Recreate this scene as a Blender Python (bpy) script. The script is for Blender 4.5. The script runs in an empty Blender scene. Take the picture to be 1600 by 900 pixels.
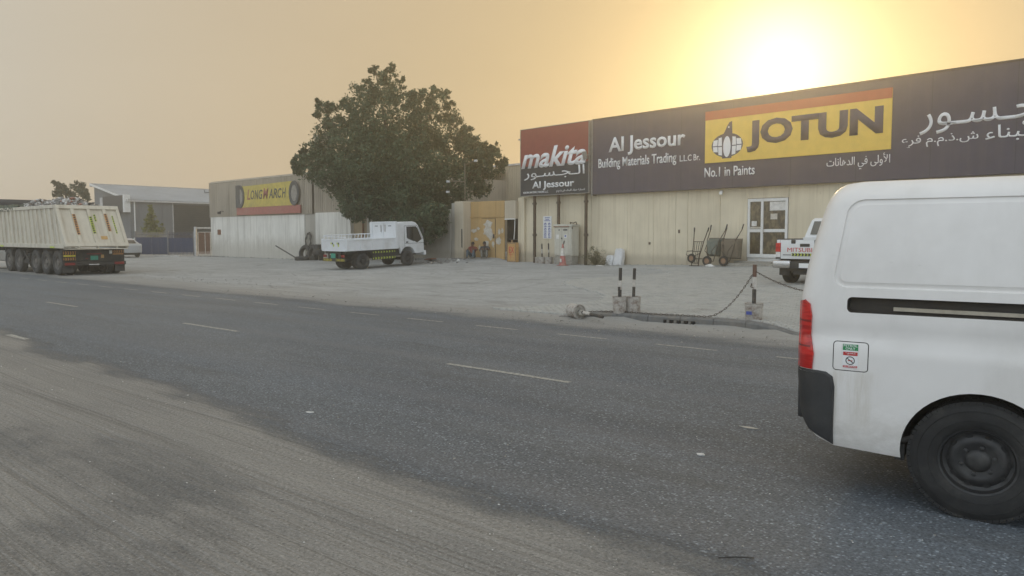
import bpy, bmesh, math, random
import numpy as np
from math import radians as R, sin, cos, pi, sqrt, atan2, tan
from mathutils import Vector, Matrix
random.seed(7); rng = np.random.default_rng(7)
sc = bpy.context.scene; COL = sc.collection

# ---------------------------------------------------------------- camera, sky, sun, exposure
# world frame: +x runs along the road to the right, +y points across the road to the buildings, z up, road at z = 0
EYE, YAW, PITCH, F = 1.65, 40.6, 3.909, 1200.0
cam = bpy.data.objects.new('camera', bpy.data.cameras.new('camera')); COL.objects.link(cam)
cam.data.lens = 27.0; cam.data.sensor_width = 36.0; cam.data.clip_start = .05; cam.data.clip_end = 6000
cam.location = (0, 0, EYE); cam.rotation_euler = (R(90 - PITCH), 0, R(YAW)); sc.camera = cam

SUN_EL, SUN_AZ = 11.5, 21.5            # degrees; azimuth counted anticlockwise from +y
sun_dir = Vector((-sin(R(SUN_AZ)) * cos(R(SUN_EL)), cos(R(SUN_AZ)) * cos(R(SUN_EL)), sin(R(SUN_EL))))
world = bpy.data.worlds.new('World'); sc.world = world; world.use_nodes = True
wt = world.node_tree; bg = wt.nodes['Background']
sky = wt.nodes.new('ShaderNodeTexSky'); sky.sky_type = 'NISHITA'; sky.sun_disc = False
sky.sun_elevation = R(SUN_EL); sky.sun_rotation = R(-SUN_AZ); sky.air_density = 2.0; sky.dust_density = 1.0; sky.ozone_density = 1.0
def wmath(op, a, b=None, clamp=False):
    n = wt.nodes.new('ShaderNodeMath'); n.operation = op; n.use_clamp = clamp
    for i, v in enumerate((a, b)):
        if v is None: continue
        if isinstance(v, (int, float)): n.inputs[i].default_value = v
        else: wt.links.new(v, n.inputs[i])
    return n.outputs[0]
def wvec(op, a, b):
    n = wt.nodes.new('ShaderNodeVectorMath'); n.operation = op
    for i, v in enumerate((a, b)):
        if isinstance(v, (tuple, Vector)): n.inputs[i].default_value = tuple(v)
        elif isinstance(v, (int, float)): n.inputs['Scale'].default_value = v
        elif op == 'SCALE' and i == 1: wt.links.new(v, n.inputs['Scale'])
        else: wt.links.new(v, n.inputs[i])
    return n.outputs['Value'] if op == 'DOT_PRODUCT' else n.outputs['Vector']
tc = wt.nodes.new('ShaderNodeTexCoord')
dirn = wvec('NORMALIZE', tc.outputs['Generated'], (0, 0, 0))
dt = wvec('DOT_PRODUCT', dirn, sun_dir)
ang = wmath('ARCCOSINE', wmath('MINIMUM', dt, .999999))          # angle from the sun, radians
def lobe(sig): return wmath('EXPONENT', wmath('MULTIPLY', wmath('POWER', wmath('DIVIDE', ang, R(sig)), 2.0), -1.0))
# the dust veil: golden near the sun, beige beside it, cool and made brighter behind the camera to light the shaded fronts (degrees from the sun, radiance x 10)
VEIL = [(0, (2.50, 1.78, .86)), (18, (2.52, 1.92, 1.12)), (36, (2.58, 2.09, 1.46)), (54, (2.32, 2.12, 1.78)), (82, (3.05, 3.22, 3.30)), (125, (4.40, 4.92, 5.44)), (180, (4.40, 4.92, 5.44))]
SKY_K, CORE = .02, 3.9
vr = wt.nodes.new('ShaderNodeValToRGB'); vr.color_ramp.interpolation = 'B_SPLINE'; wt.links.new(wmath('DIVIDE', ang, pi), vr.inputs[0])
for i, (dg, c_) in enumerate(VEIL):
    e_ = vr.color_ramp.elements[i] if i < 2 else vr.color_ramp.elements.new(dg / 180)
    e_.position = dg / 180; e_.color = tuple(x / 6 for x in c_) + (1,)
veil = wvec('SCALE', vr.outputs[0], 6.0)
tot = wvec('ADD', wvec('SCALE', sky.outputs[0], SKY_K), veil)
tot = wvec('ADD', tot, wvec('SCALE', wvec('ADD', (1.0, .95, .72), (0, 0, 0)), wmath('MULTIPLY', lobe(4.0), CORE)))
tot = wvec('ADD', tot, wvec('SCALE', wvec('ADD', (1.0, .66, .12), (0, 0, 0)), wmath('MULTIPLY', lobe(9.5), .55)))
nz = wt.nodes.new('ShaderNodeTexNoise'); nz.inputs['Scale'].default_value = 2.2; nz.inputs['Detail'].default_value = 4; mpz = wt.nodes.new('ShaderNodeMapping'); mpz.inputs['Scale'].default_value = (1, 1, 3.5); wt.links.new(dirn, mpz.inputs['Vector']); wt.links.new(mpz.outputs[0], nz.inputs['Vector'])
tot = wvec('SCALE', tot, wmath('ADD', wmath('MULTIPLY', nz.outputs['Fac'], .11), .945))      # faint unevenness of the dust
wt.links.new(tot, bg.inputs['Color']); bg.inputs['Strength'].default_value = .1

sl = bpy.data.lights.new('sun', 'SUN'); sl.energy = .52; sl.angle = R(10.0); sl.color = (1.0, .75, .40)
sun = bpy.data.objects.new('sun', sl); COL.objects.link(sun); sun.location = (0, 0, 60)
sun.rotation_euler = sun_dir.to_track_quat('Z', 'Y').to_euler()
vs = sc.view_settings; vs.view_transform = 'Standard'; vs.look = 'None'; vs.gamma = 1.0; vs.exposure = 1.18
sc.cycles.max_bounces = 6; sc.cycles.volume_bounces = 2; sc.cycles.use_denoising = True
sc.cycles.sample_clamp_indirect = 6.0

# ---------------------------------------------------------------- geometry of the place
def lerp(a, b, t): return a + (b - a) * t
def sst(a, b, x):
    t = min(1.0, max(0.0, (x - a) / (b - a))); return t * t * (3 - 2 * t)
def cam2w(X, Y): return (cos(R(YAW)) * X - sin(R(YAW)) * Y, sin(R(YAW)) * X + cos(R(YAW)) * Y)
def spot(px, d):
    """world x, y of the point seen in column px of the photograph at depth d"""
    return cam2w(d * (px - 800) / F, d)
KERB = [(-9.4, 12.45), (-8.4, 12.66), (-7.2, 12.85), (-5.9, 12.98), (-5.1, 12.84), (-4.4, 12.55)]
def kerb_v(u):
    return float(np.interp(u, [k[0] for k in KERB], [k[1] for k in KERB]))
def kerb_h(u): return .13 * sst(-9.4, -8.5, u) * (1 - sst(-5.6, -4.4, u))
def zt(u, v):
    """height of the ground: level road, forecourt rising gently to the buildings"""
    s = float(np.interp(u, [-44, -36, -30, -26, -21, -12, -7, 40], [0, .022, .037, .030, .021, .032, .048, .048]))
    v0 = float(np.interp(u, [-30, -18, -8], [23.2, 16, 12.9]))
    t = v - v0
    z = s * (t if t > 1.5 else (0 if t < -1.5 else (t + 1.5) ** 2 / 6))
    z = min(z, .5 - .08 * math.exp(-max(0, z) * 3)) if z > .3 else z
    z += .20 * sst(28.7, 30.6, v) * sst(-37, -31.5, u) * (1 - sst(-27.2, -25.9, u))
    if v > kerb_v(u): z = max(z, kerb_h(u) * .92 * (1 - sst(2.5, 6, v - 12.8)) )
    return z
def ground(px, d):
    u, v = spot(px, d); return Vector((u, v, zt(u, v)))

# ---------------------------------------------------------------- small mesh builder
class MB:
    def __init__(s): s.bm = bmesh.new()
    def _mark(s, faces, m):
        for f in faces: f.material_index = m
    def box(s, c, d, m=0, rot=None, bev=0, seg=1):
        r = bmesh.ops.create_cube(s.bm, size=1)
        vs_ = r['verts']; M_ = Matrix.Translation(c)
        if rot is not None: M_ = M_ @ (rot.to_4x4() if isinstance(rot, Matrix) else Matrix.Rotation(rot, 4, 'Z'))
        bmesh.ops.transform(s.bm, matrix=M_ @ Matrix.Diagonal((d[0], d[1], d[2], 1)), verts=vs_)
        fs = list({f for v in vs_ for f in v.link_faces}); s._mark(fs, m)
        if bev:
            es = list({e for v in vs_ for e in v.link_edges})
            r = bmesh.ops.bevel(s.bm, geom=es, offset=bev, segments=seg, affect='EDGES', profile=.6); s._mark(r['faces'], m)
        return s
    def bb(s, x0, x1, y0, y1, z0, z1, m=0, bev=0, seg=1):
        return s.box(((x0 + x1) / 2, (y0 + y1) / 2, (z0 + z1) / 2), (abs(x1 - x0), abs(y1 - y0), abs(z1 - z0)), m, None, bev, seg)
    def poly(s, pts, m=0):
        f = s.bm.faces.new([s.bm.verts.new(p) for p in pts]); f.material_index = m; return f
    def prism(s, pts, a, b, axis='y', m=0, bev=0, seg=1):
        """2-d outline extruded from a to b; axis y: points are (x, z); axis x: (y, z); axis z: (x, y)"""
        mk = {'y': lambda p, t: (p[0], t, p[1]), 'x': lambda p, t: (t, p[0], p[1]), 'z': lambda p, t: (p[0], p[1], t)}[axis]
        A = [s.bm.verts.new(mk(p, a)) for p in pts]; B = [s.bm.verts.new(mk(p, b)) for p in pts]
        n = len(pts); fs = [s.bm.faces.new(A), s.bm.faces.new(B[::-1])]
        for i in range(n): fs.append(s.bm.faces.new((A[i], B[i], B[(i + 1) % n], A[(i + 1) % n])))
        bmesh.ops.recalc_face_normals(s.bm, faces=fs); s._mark(fs, m)
        if bev:
            es = list({e for f in fs for e in f.edges})
            r = bmesh.ops.bevel(s.bm, geom=es, offset=bev, segments=seg, affect='EDGES', profile=.6); s._mark(r['faces'], m)
        return s
    def tube(s, pts, r, n=8, m=0, cap=True):
        pts = [Vector(p) for p in pts]; rr = r if isinstance(r, (list, tuple)) else [r] * len(pts)
        rings = []; prev = None
        for i, p in enumerate(pts):
            t = (pts[min(i + 1, len(pts) - 1)] - pts[max(i - 1, 0)]).normalized()
            a = prev if prev is not None else (Vector((0, 0, 1)) if abs(t.z) < .9 else Vector((1, 0, 0)))
            x = (a - t * a.dot(t)).normalized(); prev = x; y = t.cross(x)
            rings.append([s.bm.verts.new(p + (x * cos(2 * pi * k / n) + y * sin(2 * pi * k / n)) * rr[i]) for k in range(n)])
        for A, B in zip(rings, rings[1:]):
            for k in range(n):
                f = s.bm.faces.new((A[k], A[(k + 1) % n], B[(k + 1) % n], B[k])); f.material_index = m
        if cap:
            for ring, fl in ((rings[0], True), (rings[-1], False)):
                f = s.bm.faces.new(ring[::-1] if fl else ring); f.material_index = m
        return s
    def lathe(s, prof, c, axis='z', n=32, m=0, mats=None, caps=(True, True)):
        """profile of (radius, offset along axis) pairs turned round an axis through c"""
        c = Vector(c); rings = []
        for r, t in prof:
            ring = []
            for k in range(n):
                a = 2 * pi * k / n; q = (r * cos(a), r * sin(a), t)
                q = {'z': (q[0], q[1], q[2]), 'y': (q[0], q[2], q[1]), 'x': (q[2], q[0], q[1])}[axis]
                ring.append(s.bm.verts.new(c + Vector(q)))
            rings.append(ring)
        fs = []
        for i, (A, B) in enumerate(zip(rings, rings[1:])):
            for k in range(n):
                f = s.bm.faces.new((A[k], A[(k + 1) % n], B[(k + 1) % n], B[k])); f.material_index = mats[i] if mats else m; fs.append(f)
        for ring, mm, cp in ((rings[0], 0, caps[0]), (rings[-1], -1, caps[1])):
            if not cp: continue
            try:
                f = s.bm.faces.new(ring); f.material_index = mats[mm] if mats else m; fs.append(f)
            except ValueError: pass
        bmesh.ops.recalc_face_normals(s.bm, faces=fs)
        return s
    def ball(s, c, r, m=0, seg=10, jit=0):
        ret = bmesh.ops.create_uvsphere(s.bm, u_segments=seg, v_segments=max(5, seg // 2), radius=1)
        d = r if isinstance(r, (tuple, list)) else (r, r, r)
        for v in ret['verts']:
            k = 1 + random.uniform(-jit, jit)
            v.co = Vector((v.co.x * d[0] * k, v.co.y * d[1] * k, v.co.z * d[2] * k)) + Vector(c)
        s._mark({f for v in ret['verts'] for f in v.link_faces}, m); return s
    def rock(s, c, r, m=0):
        ret = bmesh.ops.create_icosphere(s.bm, subdivisions=1, radius=1)
        for v in ret['verts']:
            k = random.uniform(.7, 1.15); v.co = Vector((v.co.x * r[0] * k, v.co.y * r[1] * k, v.co.z * r[2] * k)) + Vector(c)
        s._mark({f for v in ret['verts'] for f in v.link_faces}, m); return s
    def build(s, name, mats, parent=None, smooth=None, loc=None, rotz=0):
        me = bpy.data.meshes.new(name); s.bm.to_mesh(me); s.bm.free()
        for m in (mats if isinstance(mats, (list, tuple)) else [mats]): me.materials.append(M(m))
        if smooth is not None:
            me.polygons.foreach_set('use_smooth', [True] * len(me.polygons)); me.set_sharp_from_angle(angle=R(smooth))
        return link(name, me, parent, loc, rotz)
def link(name, me, parent=None, loc=None, rotz=0):
    o = bpy.data.objects.new(name, me); COL.objects.link(o)
    if parent is not None: o.parent = parent
    if loc is not None: o.location = loc
    if rotz: o.rotation_euler = (0, 0, rotz)
    return o
def raw(name, verts, faces, mats, parent=None, smooth=None):
    me = bpy.data.meshes.new(name); me.from_pydata(verts, [], faces); me.update()
    for m in (mats if isinstance(mats, (list, tuple)) else [mats]): me.materials.append(M(m))
    if smooth is not None:
        me.polygons.foreach_set('use_smooth', [True] * len(me.polygons)); me.set_sharp_from_angle(angle=R(smooth))
    return link(name, me, parent)
def tag(o, label=None, cat=None, group=None, kind=None):
    for k, v in (('label', label), ('category', cat), ('group', group), ('kind', kind)):
        if v: o[k] = v
    return o
def thing(name, label, cat, loc=(0, 0, 0), rotz=0, group=None, parent=None):
    o = bpy.data.objects.new(name, None); COL.objects.link(o); o.empty_display_size = .2
    o.location = loc; o.rotation_euler = (0, 0, rotz); o.parent = parent
    return tag(o, label, cat, group)
def part(name, parent, loc=(0, 0, 0), rotz=0):
    o = bpy.data.objects.new(name, None); COL.objects.link(o); o.parent = parent; o.location = loc; o.rotation_euler = (0, 0, rotz); o.empty_display_size = .1
    return o
def children(o): return [c for c in bpy.data.objects if c.parent is o]
def copy_tree(o, parent=None, keep=True):
    c = o.copy(); COL.objects.link(c); c.parent = parent
    for ch in children(o): copy_tree(ch, c)
    return c
# ---------------------------------------------------------------- procedural materials
_M = {}
class G:
    """thin wrapper round a material's node tree"""
    def __init__(s, name):
        s.m = bpy.data.materials.new(name); s.m.use_nodes = True; s.t = s.m.node_tree; s.b = s.t.nodes['Principled BSDF']; _M[name] = s.m
        s.geo = None
    def n(s, typ, **kw):
        nd = s.t.nodes.new('ShaderNode' + typ)
        for k, v in kw.items():
            if hasattr(nd, k) and not k[0].isupper(): setattr(nd, k, v)
            else: s.put(nd.inputs[k.replace('_', ' ')], v)
        return nd
    def put(s, sock, v):
        if isinstance(v, bpy.types.NodeSocket): s.t.links.new(v, sock)
        elif isinstance(v, (tuple, list)) and sock.type == 'RGBA': sock.default_value = tuple(v[:3]) + (1,)
        elif isinstance(v, (tuple, list)): sock.default_value = tuple(v)
        else: sock.default_value = v
    def pos(s):
        return s.n('TexCoord').outputs['Object']
    def world(s):
        return s.n('NewGeometry').outputs['Position']
    def scale(s, vec, sc3, loc=(0, 0, 0), rot=(0, 0, 0)):
        nd = s.n('Mapping'); s.put(nd.inputs['Vector'], vec); nd.inputs['Scale'].default_value = sc3; nd.inputs['Location'].default_value = loc; nd.inputs['Rotation'].default_value = rot
        return nd.outputs[0]
    def noise(s, vec, scale, detail=4, rough=.55, dist=0):
        nd = s.n('TexNoise'); s.put(nd.inputs['Vector'], vec)
        for k, v in (('Scale', scale), ('Detail', detail), ('Roughness', rough), ('Distortion', dist)): nd.inputs[k].default_value = v
        return nd.outputs['Fac']
    def vor(s, vec, scale, feature='F1', out='Distance', rand=1):
        nd = s.n('TexVoronoi'); nd.feature = feature; s.put(nd.inputs['Vector'], vec); nd.inputs['Scale'].default_value = scale; nd.inputs['Randomness'].default_value = rand
        return nd.outputs[out]
    def math(s, op, a, b=0.0, c=None, clamp=False):
        nd = s.n('Math'); nd.operation = op; nd.use_clamp = clamp; s.put(nd.inputs[0], a); s.put(nd.inputs[1], b)
        if c is not None: s.put(nd.inputs[2], c)
        return nd.outputs[0]
    def ramp(s, fac, a, b, lo=0.0, hi=1.0, smooth=True):
        nd = s.n('MapRange'); nd.interpolation_type = 'SMOOTHSTEP' if smooth else 'LINEAR'; nd.clamp = True
        for k, v in (('Value', fac), ('From Min', a), ('From Max', b), ('To Min', lo), ('To Max', hi)): s.put(nd.inputs[k], v)
        return nd.outputs[0]
    def mix(s, fac, a, b, mode='MIX'):
        nd = s.n('Mix'); nd.data_type = 'RGBA'; nd.blend_type = mode; s.put(nd.inputs[0], fac); s.put(nd.inputs[6], a); s.put(nd.inputs[7], b)
        return nd.outputs[2]
    def xyz(s, vec):
        nd = s.n('SeparateXYZ'); s.put(nd.inputs[0], vec); return nd.outputs
    def bump(s, h, strength=.3, dist=.01, normal=None):
        nd = s.n('Bump'); s.put(nd.inputs['Height'], h); nd.inputs['Strength'].default_value = strength; nd.inputs['Distance'].default_value = dist
        if normal is not None: s.put(nd.inputs['Normal'], normal)
        s.put(s.b.inputs['Normal'], nd.outputs[0]); return nd.outputs[0]
    def set(s, **kw):
        for k, v in kw.items(): s.put(s.b.inputs[k.replace('_', ' ')], v)
        return s
def M(m): return _M[m] if isinstance(m, str) else m
DUST = (.250, .215, .170)
def plain(name, col, rough=.6, metal=0.0, dirt=.25, dirt_col=DUST, dscale=2.5, grain=.12, bump=.0, bscale=60, coat=0.0, streak=False, spec=.5):
    """painted, cast or woven surface with uneven colour and a film of dust"""
    g = G(name); p = g.pos()
    c = g.mix(g.ramp(g.noise(p, dscale * 3, 5), .3, .7), tuple(x * (1 - grain) for x in col), tuple(min(1, x * (1 + grain)) for x in col))
    if dirt:
        q = g.scale(p, (3.0, 3.0, .22)) if streak else p
        d = g.ramp(g.noise(q, dscale, 6, .65), .42, .78, 0, min(1, dirt * 1.6))
        c = g.mix(d, c, dirt_col)
        g.set(Roughness=g.ramp(d, 0, 1, rough, min(1, rough + .35), False))
    else: g.set(Roughness=rough)
    g.set(Base_Color=c, Metallic=metal, Coat_Weight=coat, Specular_IOR_Level=spec)
    if bump: g.bump(g.noise(p, bscale, 4), bump, .01)
    return g
# --- vehicles and objects
def _auto(name, col, dirt, coat=.35):
    g = plain(name, col, .38, 0, dirt, (.30, .27, .22), 1.3, .02, 0, coat=coat)
    return g
g = plain('van_white', (.80, .775, .745), .38, 0, .12, (.36, .33, .28), 1.3, .02, 0, coat=.5); g.b.inputs['Coat Roughness'].default_value = .10
def van_dirt(g):
    p = g.pos(); X = g.xyz(p); old = g.b.inputs['Base Color'].links[0].from_socket
    st = g.noise(g.scale(p, (11, 1, 1.1)), 1.5, 6, .75)
    run = g.math('MULTIPLY', g.math('MULTIPLY', g.ramp(X[0], -.76, -.70), g.ramp(X[0], -.44, -.53)), g.math('MULTIPLY', g.ramp(X[2], .84, .78), g.ramp(X[2], .34, .62)))
    c = g.mix(g.math('MULTIPLY', g.ramp(st, .40, .66), g.math('MULTIPLY', run, .30)), old, (.40, .33, .20))
    low = g.math('MULTIPLY', g.ramp(X[2], .78, .34), g.ramp(g.noise(g.scale(p, (2, 2, 3)), 2.2, 6, .7), .32, .68)); c = g.mix(g.math('MULTIPLY', low, .45), c, (.38, .345, .285))
    film = g.ramp(g.noise(g.scale(p, (1.2, 1, .35)), 1.6, 6, .7), .45, .75, 0, .22); c = g.mix(film, c, (.50, .47, .42))
    sc_ = g.math('MULTIPLY', g.ramp(g.noise(g.scale(p, (1, 1, 4)), 13, 3, .5), .74, .80), .3); c = g.mix(sc_, c, (.30, .28, .25))
    g.set(Base_Color=c)
van_dirt(g); _auto('truck_white', (.72, .74, .76), .20, .1); _auto('pickup_white', (.74, .75, .75), .12, .3)
_auto('silver_paint', (.42, .43, .44), .2, .5)
plain('trailer_cream', (.63, .58, .475), .6, 0, .34, (.33, .27, .20), 1.3, .04, streak=True)
plain('black_plastic', (.028, .029, .030), .62, 0, .22, (.13, .12, .10), 3, .15, .15, 160)
plain('chassis_black', (.022, .022, .022), .7, 0, .45, (.12, .105, .085), 3)
plain('tyre', (.018, .018, .018), .8, 0, .26, (.125, .115, .10), 4, .2, .2, 120)
plain('truck_tyre', (.040, .040, .040), .9, 0, .55, (.17, .155, .13), 3, .2, .2, 80)
plain('rim_black', (.034, .034, .035), .42, .3, .35, (.10, .095, .085), 5, .2)
plain('rim_grey', (.16, .15, .14), .7, .2, .6, (.2, .17, .13), 4, .2)
plain('chrome', (.62, .62, .62), .22, 1, .15, (.3, .27, .22), 3, .05)
plain('steel', (.38, .37, .35), .42, .9, .25, (.25, .2, .15), 6, .1)
plain('rail_metal', (.50, .46, .38), .35, .8, .35, (.30, .24, .17), 5, .1)
plain('gap_dark', (.012, .012, .012), .8, 0, 0)
plain('slot_dark', (.030, .026, .021), .7, 0, .3, (.07, .055, .04), 5)
g = G('lamp_red'); g.set(Base_Color=g.mix(g.ramp(g.noise(g.scale(g.pos(), (1, 1, 9)), 5, 2), .4, .6), (.42, .006, .006), (.62, .022, .018)), Roughness=.12, Coat_Weight=.6)
plain('lamp_dark_red', (.22, .010, .010), .2, 0, .15, coat=.4); plain('lamp_clear', (.72, .70, .68), .15, 0, .2, coat=.5)
plain('lamp_orange', (.60, .20, .02), .2, 0, .2, coat=.4)
g = G('dark_glass'); g.set(Base_Color=(.012, .014, .015), Roughness=.06, Specular_IOR_Level=.7, Coat_Weight=.3)
g = G('pickup_glass'); g.set(Base_Color=(.10, .10, .085), Roughness=.08, Coat_Weight=.3)
g = G('door_glass'); p = g.pos(); g.set(Base_Color=g.mix(g.ramp(g.noise(g.scale(p, (2, 2, 1.2)), 2.2, 5, .7), .42, .62), (.055, .045, .028), (.17, .135, .075)), Roughness=.09, Specular_IOR_Level=.6)
plain('upvc', (.74, .74, .72), .4, 0, .15, (.45, .40, .32), 3, .03)
plain('yellow_tape', (.80, .66, .04), .5, 0, .2, (.4, .35, .2), 4); plain('lime_tape', (.52, .62, .07), .5, 0, .25); plain('orange_tape', (.62, .28, .07), .5, 0, .3)
plain('black_print', (.020, .020, .022), .6, 0, .1); plain('white_print', (.80, .80, .79), .5, 0, .10, (.5, .47, .42), 3, .03)
plain('red_print', (.55, .035, .035), .5, 0, .15); plain('green_print', (.02, .30, .10), .5, 0, .1); plain('blue_print', (.05, .08, .34), .5, 0, .15, (.4, .4, .4))
plain('plate_green', (.03, .32, .22), .5, 0, .15)
# --- signs
g = plain('sign_navy', (.080, .071, .094), .5, 0, .22, (.15, .13, .12), .8, .06, streak=True, spec=.3); g.bump(g.noise(g.pos(), 1.3, 3), .25, .05)
plain('sign_dark', (.042, .046, .052), .55, 0, .12, (.14, .13, .12), 1.5, .05, spec=.3)
plain('sign_red', (.25, .058, .048), .55, 0, .14, (.25, .12, .1), 1.2, .05, spec=.3)
plain('sign_yellow', (.80, .54, .11), .55, 0, .10, (.5, .36, .12), 1.2, .04, spec=.3)
plain('sign_orange_red', (.46, .11, .055), .55, 0, .10, (.4, .15, .08), 1.2, .04, spec=.3)
plain('letter_white', (.78, .78, .78), .5, 0, 0, (.55, .5, .45), 2, .02, spec=.3)
plain('letter_navy', (.060, .055, .085), .5, 0, .08, (.16, .13, .12), 2, .03, spec=.3)
plain('faded_yellow', (.54, .43, .09), .6, 0, .35, (.34, .29, .15), 1.4, .10); plain('faded_red', (.36, .12, .10), .6, 0, .35, (.36, .22, .18), 1.6, .1)
plain('faded_black', (.07, .072, .075), .65, 0, .35, (.2, .19, .17), 2, .1)
plain('sign_frame', (.34, .32, .29), .5, .4, .3)
# --- buildings
def stained(name, col, stain, amount, low=None, sc=1.0, soft=.22):
    """render with vertical run-off stains and blotches; stains run down from edges, splash marks near the ground"""
    g = G(name); p = g.pos(); w = g.world()
    big = g.ramp(g.noise(p, .5 * sc, 4), .35, .65)
    c = g.mix(big, tuple(x * .92 for x in col), tuple(min(1, x * 1.06) for x in col))
    st = g.ramp(g.noise(g.scale(p, (2.6 * sc, 2.6 * sc, .09 * sc)), 1.6, 6, .7), .46, .75, 0, amount)
    c = g.mix(st, c, stain)
    st2 = g.ramp(g.noise(g.scale(p, (9 * sc, 9 * sc, .25 * sc)), 1.5, 3, .6), .52, .70, 0, amount * .6)
    c = g.mix(st2, c, stain)
    sp = g.ramp(g.noise(g.scale(p, (1, 1, .8)), 3.2, 6, .75), .62, .72, 0, amount * .7); c = g.mix(sp, c, tuple(x * .7 for x in stain))
    if low:
        z = g.xyz(w)[2]; edge = g.math('ADD', low[1], g.math('MULTIPLY', g.math('SUBTRACT', g.noise(g.scale(p, (1.5, 1.5, .6)), 1.8, 6, .7), .5), low[2]))
        c = g.mix(g.math('MULTIPLY', g.ramp(g.math('SUBTRACT', z, edge), soft, -.5 * soft), low[3]), c, low[0])
    g.set(Base_Color=c, Roughness=.88, Specular_IOR_Level=.25); g.bump(g.math('ADD', g.noise(p, 45, 4), g.math('MULTIPLY', g.noise(p, 4, 3), 1.5)), .25, .01)
    return g
stained('wall_cream', (.70, .625, .475), (.44, .36, .25), .45, ((.36, .31, .24), .72, .5, .55))
stained('wall_white', (.75, .735, .68), (.30, .275, .235), .66, ((.42, .39, .33), 1.0, 2.2, .6), soft=.9)
stained('wall_grey', (.42, .40, .355), (.25, .225, .185), .7, ((.25, .225, .18), .75, .7, .6))
stained('wall_beige', (.56, .495, .385), (.36, .30, .22), .6, ((.3, .26, .2), .7, .6, .5))
stained('brown_panel', (.33, .265, .18), (.18, .14, .095), .7)
stained('clad_tan', (.40, .355, .29), (.23, .20, .16), .6); stained('clad_beige', (.52, .455, .345), (.34, .28, .2), .5)
stained('clad_grey', (.175, .184, .194), (.11, .112, .116), .4); stained('roof_grey', (.40, .41, .42), (.27, .25, .22), .5, sc=.6)
plain('trim_grey', (.5, .5, .5), .5, .2, .25); plain('shutter_dark', (.025, .028, .028), .6, .2, .35, (.09, .085, .08), 2)
plain('fence_blue', (.018, .034, .092), .55, .1, .3, (.14, .13, .12), 2.4, .1, streak=True); plain('fence_grey', (.20, .20, .205), .55, .3, .35)
plain('fence_white', (.52, .49, .44), .55, .1, .4, (.3, .24, .18), 3)
g = stained('gate_ochre', (.50, .335, .155), (.36, .25, .13), .5, None, 1.4)
plain('poster_paper', (.55, .52, .46), .85, 0, .5, (.38, .30, .18), 5, .1); plain('post_brown', (.085, .062, .045), .7, .1, .4, (.18, .13, .09), 4)
plain('rust', (.20, .085, .045), .85, 0, .5, (.10, .05, .03), 9, .3, .2, 80)
plain('dark_void', (.030, .028, .024), .9, 0, .5, (.075, .068, .055), 2.2, .3)
plain('cabinet_grey', (.56, .54, .465), .55, 0, .3, (.33, .28, .2), 3, .05, streak=True); plain('timber', (.34, .22, .12), .8, 0, .4, (.2, .14, .08), 7, .2)
plain('crate_orange', (.56, .34, .13), .75, 0, .3, (.34, .24, .14), 4, .1)
plain('cone_red', (.40, .12, .105), .6, 0, .5, (.42, .30, .25), 6); plain('cone_white', (.66, .63, .58), .6, 0, .4)
plain('bucket_white', (.44, .41, .37), .6, 0, .68, (.15, .095, .065), 9, .15, .2, 40); plain('gravel', (.36, .34, .31), .9, 0, .3); plain('concrete', (.33, .31, .27), .9, 0, .4, (.2, .18, .15), 6, .15, .4, 50)
plain('kerb_grey', (.150, .150, .145), .85, 0, .45, (.25, .22, .18), 3, .15, .4, 60)
plain('post_black', (.040, .038, .036), .6, .1, .5, (.2, .16, .12), 9); plain('post_white', (.58, .55, .50), .6, .1, .5, (.25, .19, .14), 9)
plain('post_rust', (.15, .085, .065), .75, .1, .5, (.1, .06, .04), 9); plain('chain', (.10, .085, .07), .6, .5, .4, (.16, .1, .06), 12)
plain('barrow_green', (.155, .175, .150), .6, .2, .4, (.24, .2, .15), 3); plain('barrow_brown', (.17, .145, .11), .7, .2, .5, (.25, .2, .14), 3)
plain('barrow_tube', (.075, .062, .050), .6, .4, .5, (.17, .11, .07), 6); plain('hub_rust', (.30, .17, .10), .75, .1, .4)
plain('sack_white', (.66, .66, .66), .75, 0, .3, (.45, .42, .38), 5, .06, .4, 30); plain('litter_white', (.72, .71, .68), .8, 0, .2)
plain('tarp_green', (.055, .085, .06), .7, 0, .4, (.15, .13, .1), 3); plain('rubble_grey', (.24, .232, .22), .85, 0, .5, (.16, .15, .13), 5, .3)
plain('rubble_white', (.58, .57, .55), .8, 0, .4, (.3, .28, .25), 5, .2); plain('rubble_dark', (.08, .075, .07), .85, 0, .3); plain('rubble_red', (.34, .15, .11), .85, 0, .4)
plain('bark', (.13, .10, .075), .9, 0, .5, (.07, .055, .04), 6, .3, .6, 20)
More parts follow.
